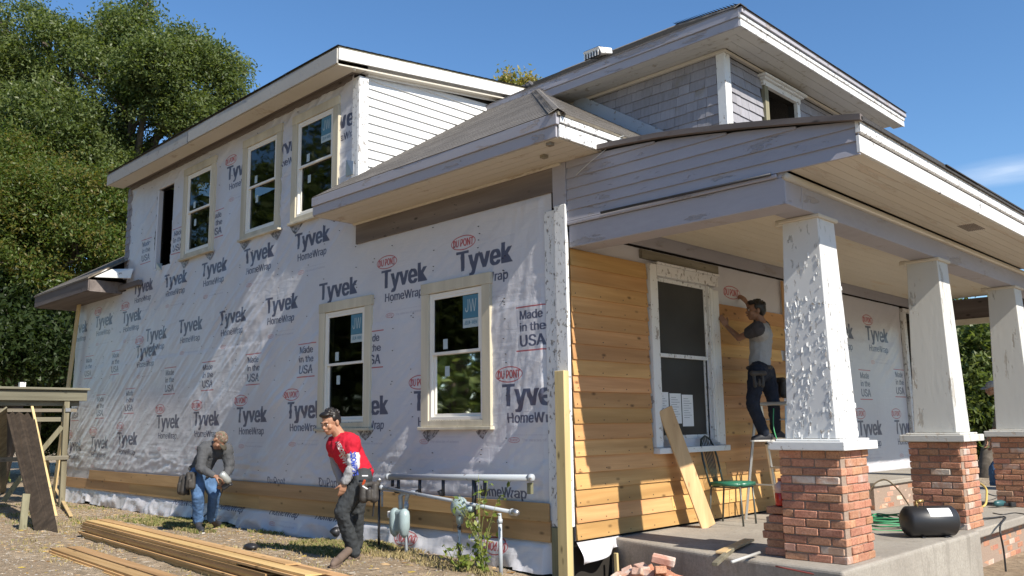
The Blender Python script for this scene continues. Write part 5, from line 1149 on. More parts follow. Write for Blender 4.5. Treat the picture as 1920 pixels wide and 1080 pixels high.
# chair
GM = M('chair_green_metal', .4, .5, .3).color((.035,.05,.045)).mat; GV = M('chair_green_vinyl', .35, .5).color((.025,.14,.085)).mat; LG = M('chair_leg_metal', .4, .5, .4).color((.12,.125,.11)).mat
fl_, fr_, bk, bl2 = fz(1391, 988), fz(1421, 981), fz(1358, 976), fz(1333, 985)
cx_, cy_ = .47, 2.22; ct = thing('metal_chair', (cx_, cy_, FL), 'dark metal chair with green seat and curved spindle back standing on the porch', 'chair')
ang = math.atan2(2.03-2.41, .69-.24)
F = Vector((fl_.x+fr_.x, fl_.y+fr_.y, 0))/2; side = Vector((fr_.x-fl_.x, fr_.y-fl_.y, 0)); side = side.normalized(); fw = Vector((side.y, -side.x, 0))
if fw.x < 0: fw = -fw
SW = .40; C0 = Vector((F.x, F.y, 0))-fw*.19; C0.z = FL
def ch(s, f, z): return C0+side*s+fw*f+Vector((0,0,z))
for s in (-.17, .17):
    q = MB(); q.tube([ch(s*1.02, .19, 0), ch(s, .17, .43)], .0115, 8); q.build('leg', LG, ct, True)
    q = MB(); q.tube([ch(s*1.04, -.23, 0), ch(s, -.19, .43)], .0115, 8); q.build('leg', LG, ct, True)
q = MB(); q.tube([ch(-.17,.17,.425), ch(.17,.17,.425), ch(.16,-.19,.425), ch(-.16,-.19,.425), ch(-.17,.17,.425)], .009, 6); q.build('seat_frame', LG, ct)
bm = bmesh.new(); bmesh.ops.create_cube(bm, size=1); bmesh.ops.bevel(bm, geom=bm.edges[:], offset=.12, segments=3, affect='EDGES')
me = D.meshes.new('seat'); bm.to_mesh(me); bm.free()
for v in me.vertices: w = 1-.10*(v.co.y < 0); c = ch(v.co.x*.44*w, v.co.y*.43-.0, .462+v.co.z*.055*(1 if v.co.z < 0 else 1.1-.5*(v.co.x**2+v.co.y**2))); v.co = c
me.materials.append(GV); place('seat', me, ct, True)
def bkp(s, z): return ch(s, -.20-.13*(z-.43)/.6, z)
arch = [bkp(-.17,.43), bkp(-.185,.60), bkp(-.19,.75), bkp(-.17,.88), bkp(-.11,.975), bkp(0,1.01), bkp(.11,.975), bkp(.17,.88), bkp(.19,.75), bkp(.185,.60), bkp(.17,.43)]
q = MB(); q.tube(arch, .013, 8); q.build('back_frame', GM, ct, True)
for k in range(6):
    s = -.10+.04*k; q = MB(); q.tube([bkp(s*.5,.45), bkp(s*.9,.65), bkp(s*1.05, 1.0-.9*s*s*4)], .0055, 6); q.build('spindle', GM, ct, True)
# leaning plank with broad face
pb2 = (fz(1321, 992)+fz(1337, 987))/2; pt2 = (onx(1237, 766, .06)+onx(1256, 766, .06))/2
board('leaning_plank', pb2+Vector((0,0,.005)), pt2, .21, .022, CEDARV, 'pale cedar plank leaning against the old porch window', 'plank', up=(1,-.35,.3))
# crumpled tissue
bm = bmesh.new(); bmesh.ops.create_icosphere(bm, subdivisions=3, radius=.05); r = random.Random(4)
for v in bm.verts: v.co *= .7+.6*r.random(); v.co.z *= .8
me = D.meshes.new('tissue'); bm.to_mesh(me); bm.free(); me.materials.append(PAPER); o = place('crumpled_tissue', me); o.location = fz(1269, 984)+Vector((0,0,.035)); tag(o, 'crumpled white tissue on the porch floor under the window', 'tissue')
# step ladder
A0, A1 = Vector((.22, 3.78, FL)), Vector((.74, 3.78, FL)); R0, R1 = Vector((.20, 2.98, FL)), Vector((.76, 2.98, FL)); T0, T1 = Vector((.28, 3.30, 1.36)), Vector((.68, 3.30, 1.36))
lt = thing('step_ladder', (.48, 3.4, FL), 'aluminium step ladder on the porch with a man standing on it', 'ladder')
for a, c in ((A0, T0+Vector((0,.05,0))), (A1, T1+Vector((0,.05,0)))):
    q = MB(); q.bar(a, c, .028, .065, (0,0,1)); q.build('front_rail', ALU, lt, bevel=.003)
for a, c in ((R0, T0-Vector((0,.05,0))), (R1, T1-Vector((0,.05,0)))):
    q = MB(); q.bar(a, c, .022, .035, (0,0,1)); q.build('rear_rail', ALU, lt, bevel=.003)
for k in range(4):
    f = (k+1)/4.6; a = A0.lerp(T0+Vector((0,.05,0)), f); c = A1.lerp(T1+Vector((0,.05,0)), f); q = MB(); q.box(a.x, c.x, a.y-.05, a.y+.04, a.z-.02, a.z); q.build('step', ALU if k != 2 else BLACKP, lt, bevel=.003)
q = MB(); q.box(T0.x-.04, T1.x+.04, 3.20, 3.40, 1.34, 1.385); q.build('top_cap', ALU, lt, bevel=.01, seg=2)
for f in (.3, .7):
    a = R0.lerp(T0-Vector((0,.05,0)), f); c = R1.lerp(T1-Vector((0,.05,0)), f); q = MB(); q.tube([a, c], .01, 6); q.build('brace', ALU, lt)
# green air hose from the ladder man to the coil
HG = M('hose_green', .45, .4).color((.07,.33,.14)).mat; HY = M('hose_yellow', .5, .4).color((.55,.40,.12)).mat; HB = M('hose_black', .5, .4).color((.02,.02,.02)).mat; HR = M('hose_red', .5, .4).color((.22,.05,.04)).mat
hose('air_hose', [(.62,3.05,1.30), (.66,2.95,1.05), (.80,2.85,.85), (1.15,2.75,.55), (1.5,2.75,.15), (1.8,2.85,-.02), (2.1,2.95,-.02)], .007, HG, 'green air hose running from the step ladder down behind the first pier')
pts = []; r = random.Random(3); cc = fz(1655, 990)
for k in range(75):
    t = k*.55; rr_ = .24+.08*math.sin(k*.83); pts.append((cc.x-.05+math.cos(t)*rr_*1.1, cc.y+.25+math.sin(t)*rr_*1.25, FL+.01+.0011*k+.02*abs(math.sin(k*1.7))))
hose('air_hose_coil', pts, .008, M('hose_coil_green', .45, .4).color((.05,.24,.11)).mat, 'loose coil of green air hose on the porch between the first two piers')
# air tank
ta, tb_ = fz(1694, 972, .13), fz(1797, 972, .13)
ax_ = Vector((tb_.x-ta.x, tb_.y-ta.y, 0)); cen = Vector(((ta.x+tb_.x)/2, (ta.y+tb_.y)/2, 0)); cen = Vector((2.46, 2.66, 0)); ax_ = Vector((.62, .70, 0)).normalized(); hl_ = .285; rd = .150
TK = M('tank_black_paint', .42, .5).color((.018,.018,.02)).mat; tt = thing('air_tank', (cen.x, cen.y, FL), 'black portable air tank with a white label lying on the slab edge', 'air tank')
zc = FL+rd+.008; q = MB(); prof_ = [(-hl_, .03), (-hl_+.008, .08), (-hl_+.03, .122), (-hl_+.06, rd), (hl_-.06, rd), (hl_-.03, .122), (hl_-.008, .08), (hl_, .03)]
q.tube([cen+ax_*a+Vector((0,0,zc)) for a, _ in prof_], [b for _, b in prof_], 32); q.build('tank', TK, tt, True)
for s in (-.12, .12):
    q = MB(); c = cen+ax_*s; pr_ = Vector((-ax_.y, ax_.x, 0)); q.bar(c-pr_*.09+Vector((0,0,FL+.006)), c+pr_*.09+Vector((0,0,FL+.006)), .03, .012); q.build('foot', METALD, tt)
pv = Vector((ax_.y, -ax_.x, 0))
if pv.dot(CAM-cen) < 0: pv = -pv
q = MB(); NA = 7
for i in range(NA+1):
    th = R_(22+i*38/NA); d_ = pv*math.cos(th)+Vector((0,0,math.sin(th)))
    for s in (-.06, .17): q.v.append(tuple(cen+ax_*s+Vector((0,0,zc))+d_*(rd+.0015)))
for i in range(NA): q.f.append((2*i, 2*i+1, 2*i+3, 2*i+2)); q.m.append(0)
q.build('label', PAPER, tt, True)
q = MB()
for i in range(6):
    th = R_(27+i*5.4); d_ = pv*math.cos(th)+Vector((0,0,math.sin(th))); d2 = pv*math.cos(th+.02)+Vector((0,0,math.sin(th+.02)))
    for s, e in ((-.045, .02+.02*(i % 3)), (.05, .15-.02*(i % 2))): q.add([tuple(cen+ax_*s+Vector((0,0,zc))+d_*(rd+.003)), tuple(cen+ax_*e+Vector((0,0,zc))+d_*(rd+.003)), tuple(cen+ax_*e+Vector((0,0,zc))+d2*(rd+.003)), tuple(cen+ax_*s+Vector((0,0,zc))+d2*(rd+.003))], [(0,1,2,3)])
q.build('printed_lines', PRINTK, tt)
c = cen-ax_*.12+Vector((0,0,zc+rd)); q = MB(); q.tube([c-Vector((0,0,.02)), c+Vector((0,0,.05))], .014, 10); q.tube([c+Vector((-.0,0,.04)), c+ax_*.07+Vector((0,0,.05))], .018, 10); q.build('valve_fitting', M('brass', .4, .5, .8).color((.45,.30,.12)).mat, tt, True)
# hoses, cable, drill near the second pier
hose('air_hose', [cen-ax_*.2+Vector((0,0,zc+.16)), (2.05,2.95,.42), (1.9,3.0,.50), (1.78,2.92,.40), (1.74,2.85,.15), (1.8,2.8,-.02)], .008, M('hose_brown', .5, .4).color((.14,.10,.06)).mat, 'brown hose looping up behind the black air tank')
hose('yellow_hose', [fz(1838, 905, .28)+Vector((-.1,.2,0)), fz(1848, 915, .22), fz(1850, 930, .13), fz(1846, 948, .04), fz(1838, 955, .0)+Vector((-.1,.1,0))], .014, HY, 'thick yellow hose bent against the second brick pier')
e1 = fz(1800, 978, 0); hose('power_cable', [cen+ax_*.25+Vector((0,0,.0+.03)), fz(1830, 975, .0), fz(1862, 971, -.02), fz(1885, 970, -.02), (2.72, 4.02, -.04), (2.74, 4.0, -.3), (2.74, 4.0, -.62)], .010, HB, 'black cable running over the slab edge and hanging down the foundation')
hose('power_cable', [fz(1862, 962), fz(1880, 965), fz(1905, 962), fz(1940, 968)], .008, HB, 'black cable lying on the porch floor behind the drill')
hose('power_cable', [fz(1850, 925, .1), fz(1868, 930, .02), fz(1885, 926), fz(1875, 940), fz(1850, 945)], .009, HB, 'black cable tangle between the second and third piers')
hose('red_wire', [(2.1, .12, -.045)]+[(2.75+.05*math.sin(k), .12+.12*k, -.2+.14*math.sin(k*.8)-.05*k*.5) for k in range(1, 6)], .006, HR, 'dark red wire draped over the corner of the concrete slab')
DG = M('drill_teal', .4, .5).color((.03,.10,.11)).mat; dp = fz(1876, 951); dr = thing('cordless_drill', dp, 'dark teal cordless drill lying on the porch floor beyond the second pier', 'drill')
q = MB(); q.tube([dp+Vector((-.05,-.10,.045)), dp+Vector((-.03,-.06,.05)), dp+Vector((.0,.04,.05)), dp+Vector((.02,.09,.045))], [.02,.04,.045,.035], 12); q.build('body', DG, dr, True)
q = MB(); q.bar(dp+Vector((.0,.03,.04)), dp+Vector((.12,.08,.03)), .04, .045); q.build('handle', BLACKP, dr, bevel=.01); q = MB(); q.bar(dp+Vector((.10,.04,.035)), dp+Vector((.15,.11,.035)), .06, .06); q.build('battery', BLACKP, dr, bevel=.01)
board('paper_sheet', fz(1916, 930, 0), fz(1916, 890, 0)+Vector((0,0,0)), .02, .01, RAWY if 'RAWY' in globals() else RAWX, 'thin pale strip of wood on the floor at the right edge', 'offcut')
# brick stub with the red bottle
r = random.Random(77); stx, sty = 1.86, .62; st = thing('brick_stub', (stx, sty, FL), 'low broken stub of old bricks against the left side of the first pier', 'brickwork')
q = MB(); q.box(1.80, 2.01, .56, .90, FL, .30); q.build('mortar_core', MORTAR, st)
for i in range(6):
    xo = (0, .02, -.015, .0, .05, .03)[i]; x0 = 1.775+xo
    z = FL+CH*(i+.5)-.002
    for k in range(1 if i > 4 else 1): brick(.205, pick(.12)(0, r), (x0+.103, .60+r.uniform(-.01,.01), z), 0, st, r)
    brick(.205, pick(.12)(0, r), (x0+.05, .77+r.uniform(-.01,.01), z), math.pi/2, st, r)
bt = Vector((1.92, .62, FL+6*CH+.0)); bo = thing('red_bottle', bt, 'plastic bottle half full of red liquid on the low brick stub', 'bottle')
LQ = M('red_liquid', .2, .5).color((.50,.03,.02)).mat; PB = D.materials.new('clear_plastic'); PB.use_nodes = True; PB.node_tree.nodes['Principled BSDF'].inputs['Base Color'].default_value = (.60,.42,.38,1); PB.node_tree.nodes['Principled BSDF'].inputs['Roughness'].default_value = .2
q = MB(); q.tube([bt+Vector((0,0,z)) for z in (0,.01,.11,.112)], [.045,.05,.05,.048], 18); q.build('liquid', LQ, bo, True)
q = MB(); q.tube([bt+Vector((0,0,z)) for z in (.1125,.16,.19,.205,.215)], [.049,.049,.04,.02,.016], 18); q.build('upper_shell', PB, bo, True)
q = MB(); q.tube([bt+Vector((0,0,z)) for z in (.215,.24)], .019, 12); q.build('cap', M('cap_pink', .4).color((.5,.12,.1)).mat, bo, True)
# scrap boards and pipe laid over the slab edge
board('wood_offcut', fz(1352, 1036, .0), fz(1405, 1012, .0), .10, .022, RAWX, 'short pale offcut lying on the near slab edge', 'offcut'); board('wood_offcut', fz(1340, 1058, -.04), fz(1372, 1030, -.0), .05, .03, OLDX, 'greenish stick sticking out over the slab edge', 'stick')
q = MB(); q.tube([fz(1372, 1054, .0), fz(1424, 1036, .01)], .013, 12); tag(q.build('grey_conduit', paint('conduit', (.5,.5,.48), .4), None, True), 'short grey conduit pipe resting on the slab edge', 'pipe')
# heap of salvaged bricks
r = random.Random(21); cxp, cyp = .98, -.22
heap = [onz(1265, 1050, -.12)]
lab = {0: 'pale brick on top of the loose brick heap, lit and tilted', 1: 'loose salvaged brick in the heap before the slab'}
n = 0
for i in range(95):
    u = r.gauss(0, .36); v = r.gauss(0, .22); hh = .36*math.exp(-(u*u/.20+v*v/.10)); x = 1.02+u; y = -.14+v
    if y > .14: continue
    g0 = G(x, y); z = g0+.03+hh*r.uniform(.35, 1.0)
    o = brick(.205, BRICKP if r.random() < .72 else BRICK, (x, y, z), r.uniform(0, 3.14), None, r, 'loose_brick', (r.uniform(-.5,.5), r.uniform(-.5,.5)))
    tag(o, 'pale mortar-caked brick in the loose heap before the slab' if o.data.materials[0] == BRICKP else 'plain red brick in the loose heap before the slab', 'brick', 'loose bricks heaped before the slab'); n += 1
o = brick(.205, BRICKP, (1.12, -.08, G(1.1,-.1)+.43), .5, None, r, 'loose_brick', (.12, .2)); tag(o, 'single whole brick lying on top of the loose brick heap', 'brick', 'loose bricks heaped before the slab')
q = MB(); q.ell((1.02, -.14, -.52), (.60,.34,.30), None, 20, 10); o = q.build('rubble_mound', MORTAR, None, True); tag(o, 'crumbled mortar under the loose brick heap', 'rubble', kind='stuff')
# small splintered stake by the dark crawl space
board('wood_stake', (.14, .5, -.55), (.13, .5, -.16), .04, .03, RAWZ, 'thin splintered stake standing under the loose wrap flap', 'stake', up=(0,1,0))
# wire over the eave corner
hose('loose_wire', [onx(1180, 262, .5), onx(1170, 255, .52), onx(1155, 262, .6), ony(1130, 285, -.05), ony(1105, 305, -.06), ony(1080, 328, -.05)], .0035, M('wire_pale', .5).color((.5,.5,.48)).mat, 'loose pale wire drooping from the broken eave corner', 'wire')
# electric box wall litter: cable at the grey man's feet
hose('air_hose', [(-6.15,-.55,.45), (-6.3,-.6,.1), (-6.6,-.75,-.2), (-7.2,-.6,-.29), (-7.9,-.45,-.28), (-8.6,-.5,-.27)], .008, HB, 'thin dark hose trailing on the ground behind the man in grey')
# ------------------------------------------------------------------ people
from mathutils.bvhtree import BVHTree
GAR = {'sweatshirt': 1.2, 'trousers': 1.13, 'jeans': 1.06, 'jumper': 1.03, 'sleeve': 1.12, 'shirt': 1.08}
def fuse(name, caps, ells, vox, mat, parent, smooth=2, mats=None, keep=None):
    """one continuous surface grown round tapered limbs and rounded masses"""
    b = MB(); gk = GAR.get(name, 1.0)
    for p, q, r1, r2 in caps:
        r1 *= gk; r2 *= gk
        p, q = Vector(p), Vector(q); n = max(2, int((q-p).length/.03)); b.tube([p.lerp(q, i/n) for i in range(n+1)], [r1+(r2-r1)*i/n for i in range(n+1)], 12); b.ell(p, r1*.995, None, 12, 8); b.ell(q, r2*.995, None, 12, 8)
    for e in ells: b.ell(*e)
    me = b.mesh(name, mat); o = D.objects.new(name, me); COL.objects.link(o)
    rm = o.modifiers.new('r', 'REMESH'); rm.mode = 'VOXEL'; rm.voxel_size = vox; rm.adaptivity = 0
    if smooth: sm = o.modifiers.new('s', 'SMOOTH'); sm.iterations = smooth; sm.factor = .5
    if name in GAR:
        if 'fold' not in D.textures: tx = D.textures.new('fold', 'CLOUDS'); tx.noise_scale = .085; tx.noise_depth = 2; tx2 = D.textures.new('fold_fine', 'MARBLE'); tx2.noise_scale = .06; tx2.turbulence = 9; tx2.noise_depth = 2
        for tn, st_ in (('fold', .016), ('fold_fine', .008)):
            dm = o.modifiers.new('d', 'DISPLACE'); dm.texture = D.textures[tn]; dm.strength = st_; dm.mid_level = .45; dm.texture_coords = 'GLOBAL'
    bpy.context.view_layer.update(); dg = bpy.context.evaluated_depsgraph_get(); m2 = D.meshes.new_from_object(o.evaluated_get(dg)); D.objects.remove(o); D.meshes.remove(me)
    m2.name = name
    if not m2.materials: m2.materials.append(mat)
    return place(name, m2, parent, True)
def hand(w, d, n, side, curl, size=.95, spread=.12, closed=0.0):
    """palm and five fingers; w wrist, d towards the fingertips, n out of the back of the hand, side towards the thumb"""
    w, d, n = Vector(w), Vector(d).normalized(), Vector(n); n = (n-d*n.dot(d)).normalized(); s = n.cross(d).normalized()
    if s.dot(Vector(side)) < 0: s = -s
    c = []; k = size
    for i, o in enumerate((.028, .010, -.009, -.027)): c.append((w+d*.015*k+s*o*.6*k, w+d*.085*k+s*o*k, .0165*k, .0135*k))
    for i, (o, L_) in enumerate(((.029, .072), (.010, .080), (-.009, .075), (-.027, .060))):
        p = w+d*.088*k+s*o*k; a = 0; dv = (d+s*(o*spread*8)).normalized()
        for j, f in enumerate((.45, .32, .25)):
            a += curl*(.7, 1.0, .8)[j]+(.06*i); dd = (dv*math.cos(a)-n*math.sin(a)).normalized(); q = p+dd*L_*f*k; c.append((p, q, (.0098-.0009*j)*k, (.0092-.0012*j)*k)); p = q
    p = w+d*.030*k+s*.024*k; dd = (d*.62+s*.72-n*.25).normalized(); q = p+dd*.038*k; c.append((p, q, .0145*k, .0115*k)); d2 = (dd*.7+d*.5-n*(.35+curl*.5)).normalized(); q2 = q+d2*.030*k; c.append((q, q2, .0112*k, .0100*k)); c.append((q2, q2+(d2-n*.2).normalized()*.024*k, .0100*k, .0085*k))
    return c
def skinmat(name, c):
    m = M(name, .5, .4); a = m.noise(25, (1,1,1), 3); m.color(m.mix(a, c, tuple(x*.86 for x in c))); m.b.inputs['Subsurface Weight'].default_value = .08; m.b.inputs['Subsurface Radius'].default_value = (.02,.008,.004); return m.mat
def cloth(name, c, dark=.7, rough=.85, sc=7):
    m = M(name, rough, .2); a = m.noise(sc, (1,1,1), 5, .6); b = m.noise(220, (1,1,1), 2, .5); d = m.noise(1.0, (14,14,6), 4, .55, .8)
    m.color(m.mix(m.mask(a, .3, .75), tuple(x*dark for x in c), c)); m.bump(b, .0008); m.bump(d, .012, .8); return m.mat
SK1 = skinmat('skin_tan', (.40,.215,.135)); SK2 = skinmat('skin_brown', (.28,.15,.095)); HAIR = M('black_hair', .45, .5).color((.012,.010,.009)).mat; EYEW = M('eye_white', .3).color((.6,.58,.55)).mat
def head(c, face, up, k, parent, hair='short'):
    """returns shapes of the skull for the body mesh; adds hair and eyes as children"""
    c = Vector(c); f = Vector(face).normalized(); u = Vector(up); u = (u-f*u.dot(f)).normalized(); s = f.cross(u).normalized(); Rm = Matrix((s, f, u)).transposed()
    def P_(x, y, z): return c+(s*x+f*y+u*z)*k
    E_ = [(P_(0,-.012,.028), (.074*k,.092*k,.085*k), Rm), (P_(0,.030,-.035), (.058*k,.062*k,.070*k), Rm), (P_(0,.052,-.080), (.034*k,.030*k,.026*k), Rm), (P_(0,.083,.022), (.05*k,.014*k,.012*k), Rm),
          (P_(0,.094,-.022), (.014*k,.022*k,.018*k), Rm), (P_(0,.088,.002), (.010*k,.014*k,.028*k), Rm), (P_(.078,-.01,-.008), (.010*k,.020*k,.032*k), Rm), (P_(-.078,-.01,-.008), (.010*k,.020*k,.032*k), Rm),
          (P_(.04,.062,-.025), (.022*k,.022*k,.024*k), Rm), (P_(-.04,.062,-.025), (.022*k,.022*k,.024*k), Rm), (P_(0,.088,-.056), (.024*k,.012*k,.010*k), Rm)]
    for sx in (-1, 1):
        q = MB(); q.ell(P_(sx*.031,.083,.004), (.012*k,.007*k,.0065*k), Rm, 10, 6); q.build('eye', EYEW, parent, True); q = MB(); q.ell(P_(sx*.031,.0885,.004), (.0055*k,.003*k,.0055*k), Rm, 8, 5); q.build('iris', HAIR, parent, True)
        q = MB(); q.tube([P_(sx*.014,.097,.022), P_(sx*.032,.096,.028), P_(sx*.050,.084,.022)], .0042*k, 6); q.build('eyebrow', HAIR, parent, True)
    q = MB(); q.tube([P_(-.022,.096,-.054), P_(0,.101,-.053), P_(.022,.096,-.054)], .0035*k, 6); q.build('mouth', M('lips', .5).color((.22,.08,.06)).mat, parent, True)
    if hair == 'short':
        hs = [(P_(0,-.020,.045), (.082*k,.094*k,.082*k), Rm), (P_(0,-.055,.010), (.074*k,.060*k,.075*k), Rm), (P_(0,.045,.095), (.060*k,.048*k,.026*k), Rm), (P_(.02,.062,.092), (.040*k,.030*k,.022*k), Rm), (P_(.070,-.005,.045), (.014*k,.035*k,.035*k), Rm), (P_(-.070,-.005,.045), (.014*k,.035*k,.035*k), Rm)]
        rr = random.Random(3)
        for i in range(40):
            a = rr.uniform(0, 6.28); e = rr.uniform(.2, 1.4); hs.append((P_(.08*math.cos(a)*math.cos(e), -.02+.09*math.sin(a)*math.cos(e), .052+.08*math.sin(e)), .011*k, None))
        o = fuse('hair', [], [h if h[2] is not None else (h[0], h[1]) for h in hs], .006, HAIR, parent, 1)
        bm = bmesh.new(); bm.from_mesh(o.data)
        # cut away what would hang over the face
        kill = [v for v in bm.verts if ((v.co-c).dot(f) > .030*k and (v.co-c).dot(u) < .062*k) or ((v.co-c).dot(u) < -.055*k)]; bmesh.ops.delete(bm, geom=kill, context='VERTS'); bm.to_mesh(o.data); bm.free()
    return E_, P_, Rm
JEAN = cloth('blue_denim', (.10,.19,.36), .55); JEAND = cloth('dark_denim', (.022,.028,.045), .6); CHAR = cloth('charcoal_trousers', (.05,.055,.06), .7); GREYS = cloth('grey_sweatshirt', (.085,.088,.095), .75); REDS = cloth('red_sweatshirt', (.50,.015,.035), .8)
SLV = cloth('grey_white_sleeve', (.55,.55,.56), .85); SLG = cloth('heather_grey_sleeve', (.27,.27,.28), .85); LEA = M('dark_leather', .6, .35); a_ = LEA.noise(18, (1,1,1), 5); LEA.color(LEA.mix(a_, (.022,.02,.018), (.07,.062,.055))); LEA.bump(a_, .004); LEA = LEA.mat
SUE = cloth('tan_boot', (.17,.125,.10), .75, .9); SHOE = M('dark_shoe', .6, .3).color((.035,.035,.04)).mat; SOLE = M('pale_sole', .7, .3).color((.5,.48,.45)).mat
def shoe(ankle, toe, parent, mat, sole=SOLE, k=1.12, zfix=None):
    a, t = Vector(ankle), Vector(toe); d = (t-a); d.z = 0; L_ = .27*k; d.normalize(); heel = Vector((t.x, t.y, t.z))-d*L_
    z = t.z; o = fuse('shoe', [(heel+d*.04*k+Vector((0,0,.045*k)), a+Vector((0,0,.01)), .040*k, .043*k), (heel+d*.04*k+Vector((0,0,.038*k)), heel+d*.17*k+Vector((0,0,.042*k)), .037*k, .040*k), (heel+d*.15*k+Vector((0,0,.042*k)), heel+d*.235*k+Vector((0,0,.030*k)), .042*k, .030*k)], [], .009, mat, parent, 2)
    sd = Vector((-d.y, d.x, 0)); q = MB(); pts = [(0,.024),(.03,.036),(.12,.036),(.20,.045),(.25,.034),(.272,.012)]; poly = [heel+d*x*k+sd*y*k for x, y in pts]+[heel+d*x*k-sd*y*k for x, y in reversed(pts)]
    q.prism([Vector((p.x, p.y, z)) for p in poly], (0,0,.016*k)); q.build('sole', sole, o); return o
def drape(name, s, w, h, origin, ux, uz, nrm, target, mat, bold=.03, parent=None):
    """flat print laid on a garment"""
    me = text_mesh(s, bold); bm = bmesh.new(); bm.from_mesh(me); bmesh.ops.triangulate(bm, faces=bm.faces); bmesh.ops.subdivide_edges(bm, edges=bm.edges, cuts=1); co = np.array([v.co[:] for v in bm.verts]); mn, mx = co.min(0), co.max(0)
    tb = BVHTree.FromPolygons([v.co.copy() for v in target.data.vertices], [tuple(p.vertices) for p in target.data.polygons]); origin, ux, uz, nrm = Vector(origin), Vector(ux).normalized(), Vector(uz).normalized(), Vector(nrm).normalized()
    for v in bm.verts:
        p = origin+ux*((v.co.x-mn[0])/(mx[0]-mn[0])*w)+uz*((v.co.y-mn[1])/(mx[1]-mn[1])*h); hit = tb.ray_cast(p+nrm*.25, -nrm, .5); v.co = (hit[0]+nrm*.003) if hit[0] else p
    bm.to_mesh(me); bm.free(); me.materials.clear(); me.materials.append(mat); return place(name, me, parent or target)
def pouch(c, d, w, h, dep, mat, parent, name='tool_pouch'):
    c, d = Vector(c), Vector(d).normalized(); sd = d.cross(Vector((0,0,1))).normalized(); e = []
    for k in (-1, 1):
        e += [(c+sd*k*w*.26+d*dep*.45+Vector((0,0,-.02)), c+sd*k*w*.22+d*dep*.5+Vector((0,0,-h*.72)), dep*.42, dep*.62)]
    e.append((c+sd*w*.36+d*.02, c-sd*w*.36+d*.02, .03, .03)); e.append((c+d*dep*.9+Vector((0,0,-h*.38)), c+d*dep*.9+Vector((0,0,-h*.7)), dep*.38, dep*.40))
    return fuse(name, e, [], .008, mat, parent, 1)
camdir = lambda p: (CAM-Vector(p)).normalized()

# ---- man in the red sweatshirt
dF = None; foot = gp(668, 1048); d0 = depth(foot); f_ = lambda px, py, o=0.0: atd(px, py, d0+o)
t = thing('person', foot, 'man in a red sweatshirt and charcoal trousers leaning forward before the wall', 'person')
hc = f_(620, 792, .03); fd = (-RIGHT*.50-FWD*.85-UP*.20); HD, HP, HR_ = head(hc, fd, Vector((-.05,0,1))+RIGHT*.05, 1.16, t)
nk, chs, pel = f_(634, 812, .05), f_(647, 838, .05), f_(675, 892, .05)
shN, shF = f_(659, 833, -.10), f_(626, 835, .20); elN, wrN = f_(664, 872, -.16), f_(646, 905, -.20); elF, wrF = f_(634, 876, .16), f_(640, 903, .05)
hpN, hpF = f_(679, 897, -.07), f_(675, 896, .13); knN, knF = f_(641, 958, -.16), f_(668, 965, .16); anN, anF = f_(664, 1034, -.02), f_(668, 1020, .22)
hN = hand(wrN, f_(638, 935, -.20)-wrN, RIGHT*.5-FWD, -RIGHT, .18, 1.0); hF = hand(wrF, f_(650, 925, -.02)-wrF, RIGHT-FWD*.2, FWD, .5, 1.0)
fuse('body', [(hc, nk, .062, .066), (nk, chs, .066, .09), (chs, pel, .11, .10), (shN, elN, .045, .040), (elN, wrN, .040, .026), (shF, elF, .045, .040), (elF, wrF, .040, .026), (chs, shN, .08, .05), (chs, shF, .08, .05), (pel, hpN, .1, .08), (pel, hpF, .1, .08), (hpN, knN, .08, .05), (knN, anN, .05, .035), (hpF, knF, .08, .05), (knF, anF, .05, .035)]+hN+hF, HD, .0065, SK1, t, 1)
mid = chs.lerp(pel, .5)
sh = fuse('sweatshirt', [(chs-UP*.0, mid, .142, .135), (mid, pel+Vector((0,0,.035)), .135, .128), (nk.lerp(chs, .45), chs, .075, .13), (chs.lerp(shN, .55), shN, .12, .075), (chs.lerp(shF, .55), shF, .12, .075), (shN, shN.lerp(elN, .35), .074, .066), (shF, shF.lerp(elF, .35), .074, .066)], [], .012, REDS, t, 4)
sl = fuse('sleeve', [(shN.lerp(elN, .28), elN, .067, .060), (elN, elN.lerp(wrN, .25), .060, .056)], [], .009, SLV, t, 2); fuse('sleeve', [(elN.lerp(wrN, .2), wrN.lerp(elN, .10), .057, .045)], [], .008, SLG, t, 2)
fuse('sleeve', [(shF.lerp(elF, .3), elF, .066, .058), (elF, wrF.lerp(elF, .08), .058, .044)], [], .009, SLG, t, 2)
ax = (elN-shN).normalized(); drape('lettering', 'CROMBIE', .27, .062, shN.lerp(elN, .30)+camdir(shN)*.06-ax.cross(camdir(shN)).normalized()*(-.028), ax, ax.cross(camdir(shN)).normalized()*-1, camdir(shN)*1.0, sl, M('print_blue', .7).color((.03,.06,.35)).mat, .04)
td = (pel-nk).normalized(); cd = camdir(chs); tp_ = td.cross(cd).normalized()*-1
GP = M('print_pale', .7).color((.5,.45,.45)).mat; drape('lettering', 'AEROPOSTALE', .36, .05, chs-td*.06-RIGHT*.085, (td-RIGHT*.02), tp_, cd, sh, GP, .03); drape('lettering', '1987', .12, .05, chs+td*.10-RIGHT*.115, td, tp_, cd, sh, GP, .03)
fuse('trousers', [(pel+Vector((0,0,.0)), hpN, .128, .105), (pel, hpF, .128, .105), (hpN, knN, .105, .075), (knN, anN+Vector((0,0,-.01)), .076, .066), (hpF, knF, .105, .075), (knF, anF+Vector((0,0,-.01)), .076, .066)], [], .011, CHAR, t, 3)
q = MB(); bd = (chs-pel).normalized(); ring = []
for i in range(25):
    a = 6.2832*i/24; s1 = bd.cross(cd).normalized(); s2 = bd.cross(s1).normalized(); ring.append(pel+bd*.02+s1*math.cos(a)*.145+s2*math.sin(a)*.142)
q.tube(ring, .02, 6); q.build('tool_belt', LEA, t, True)
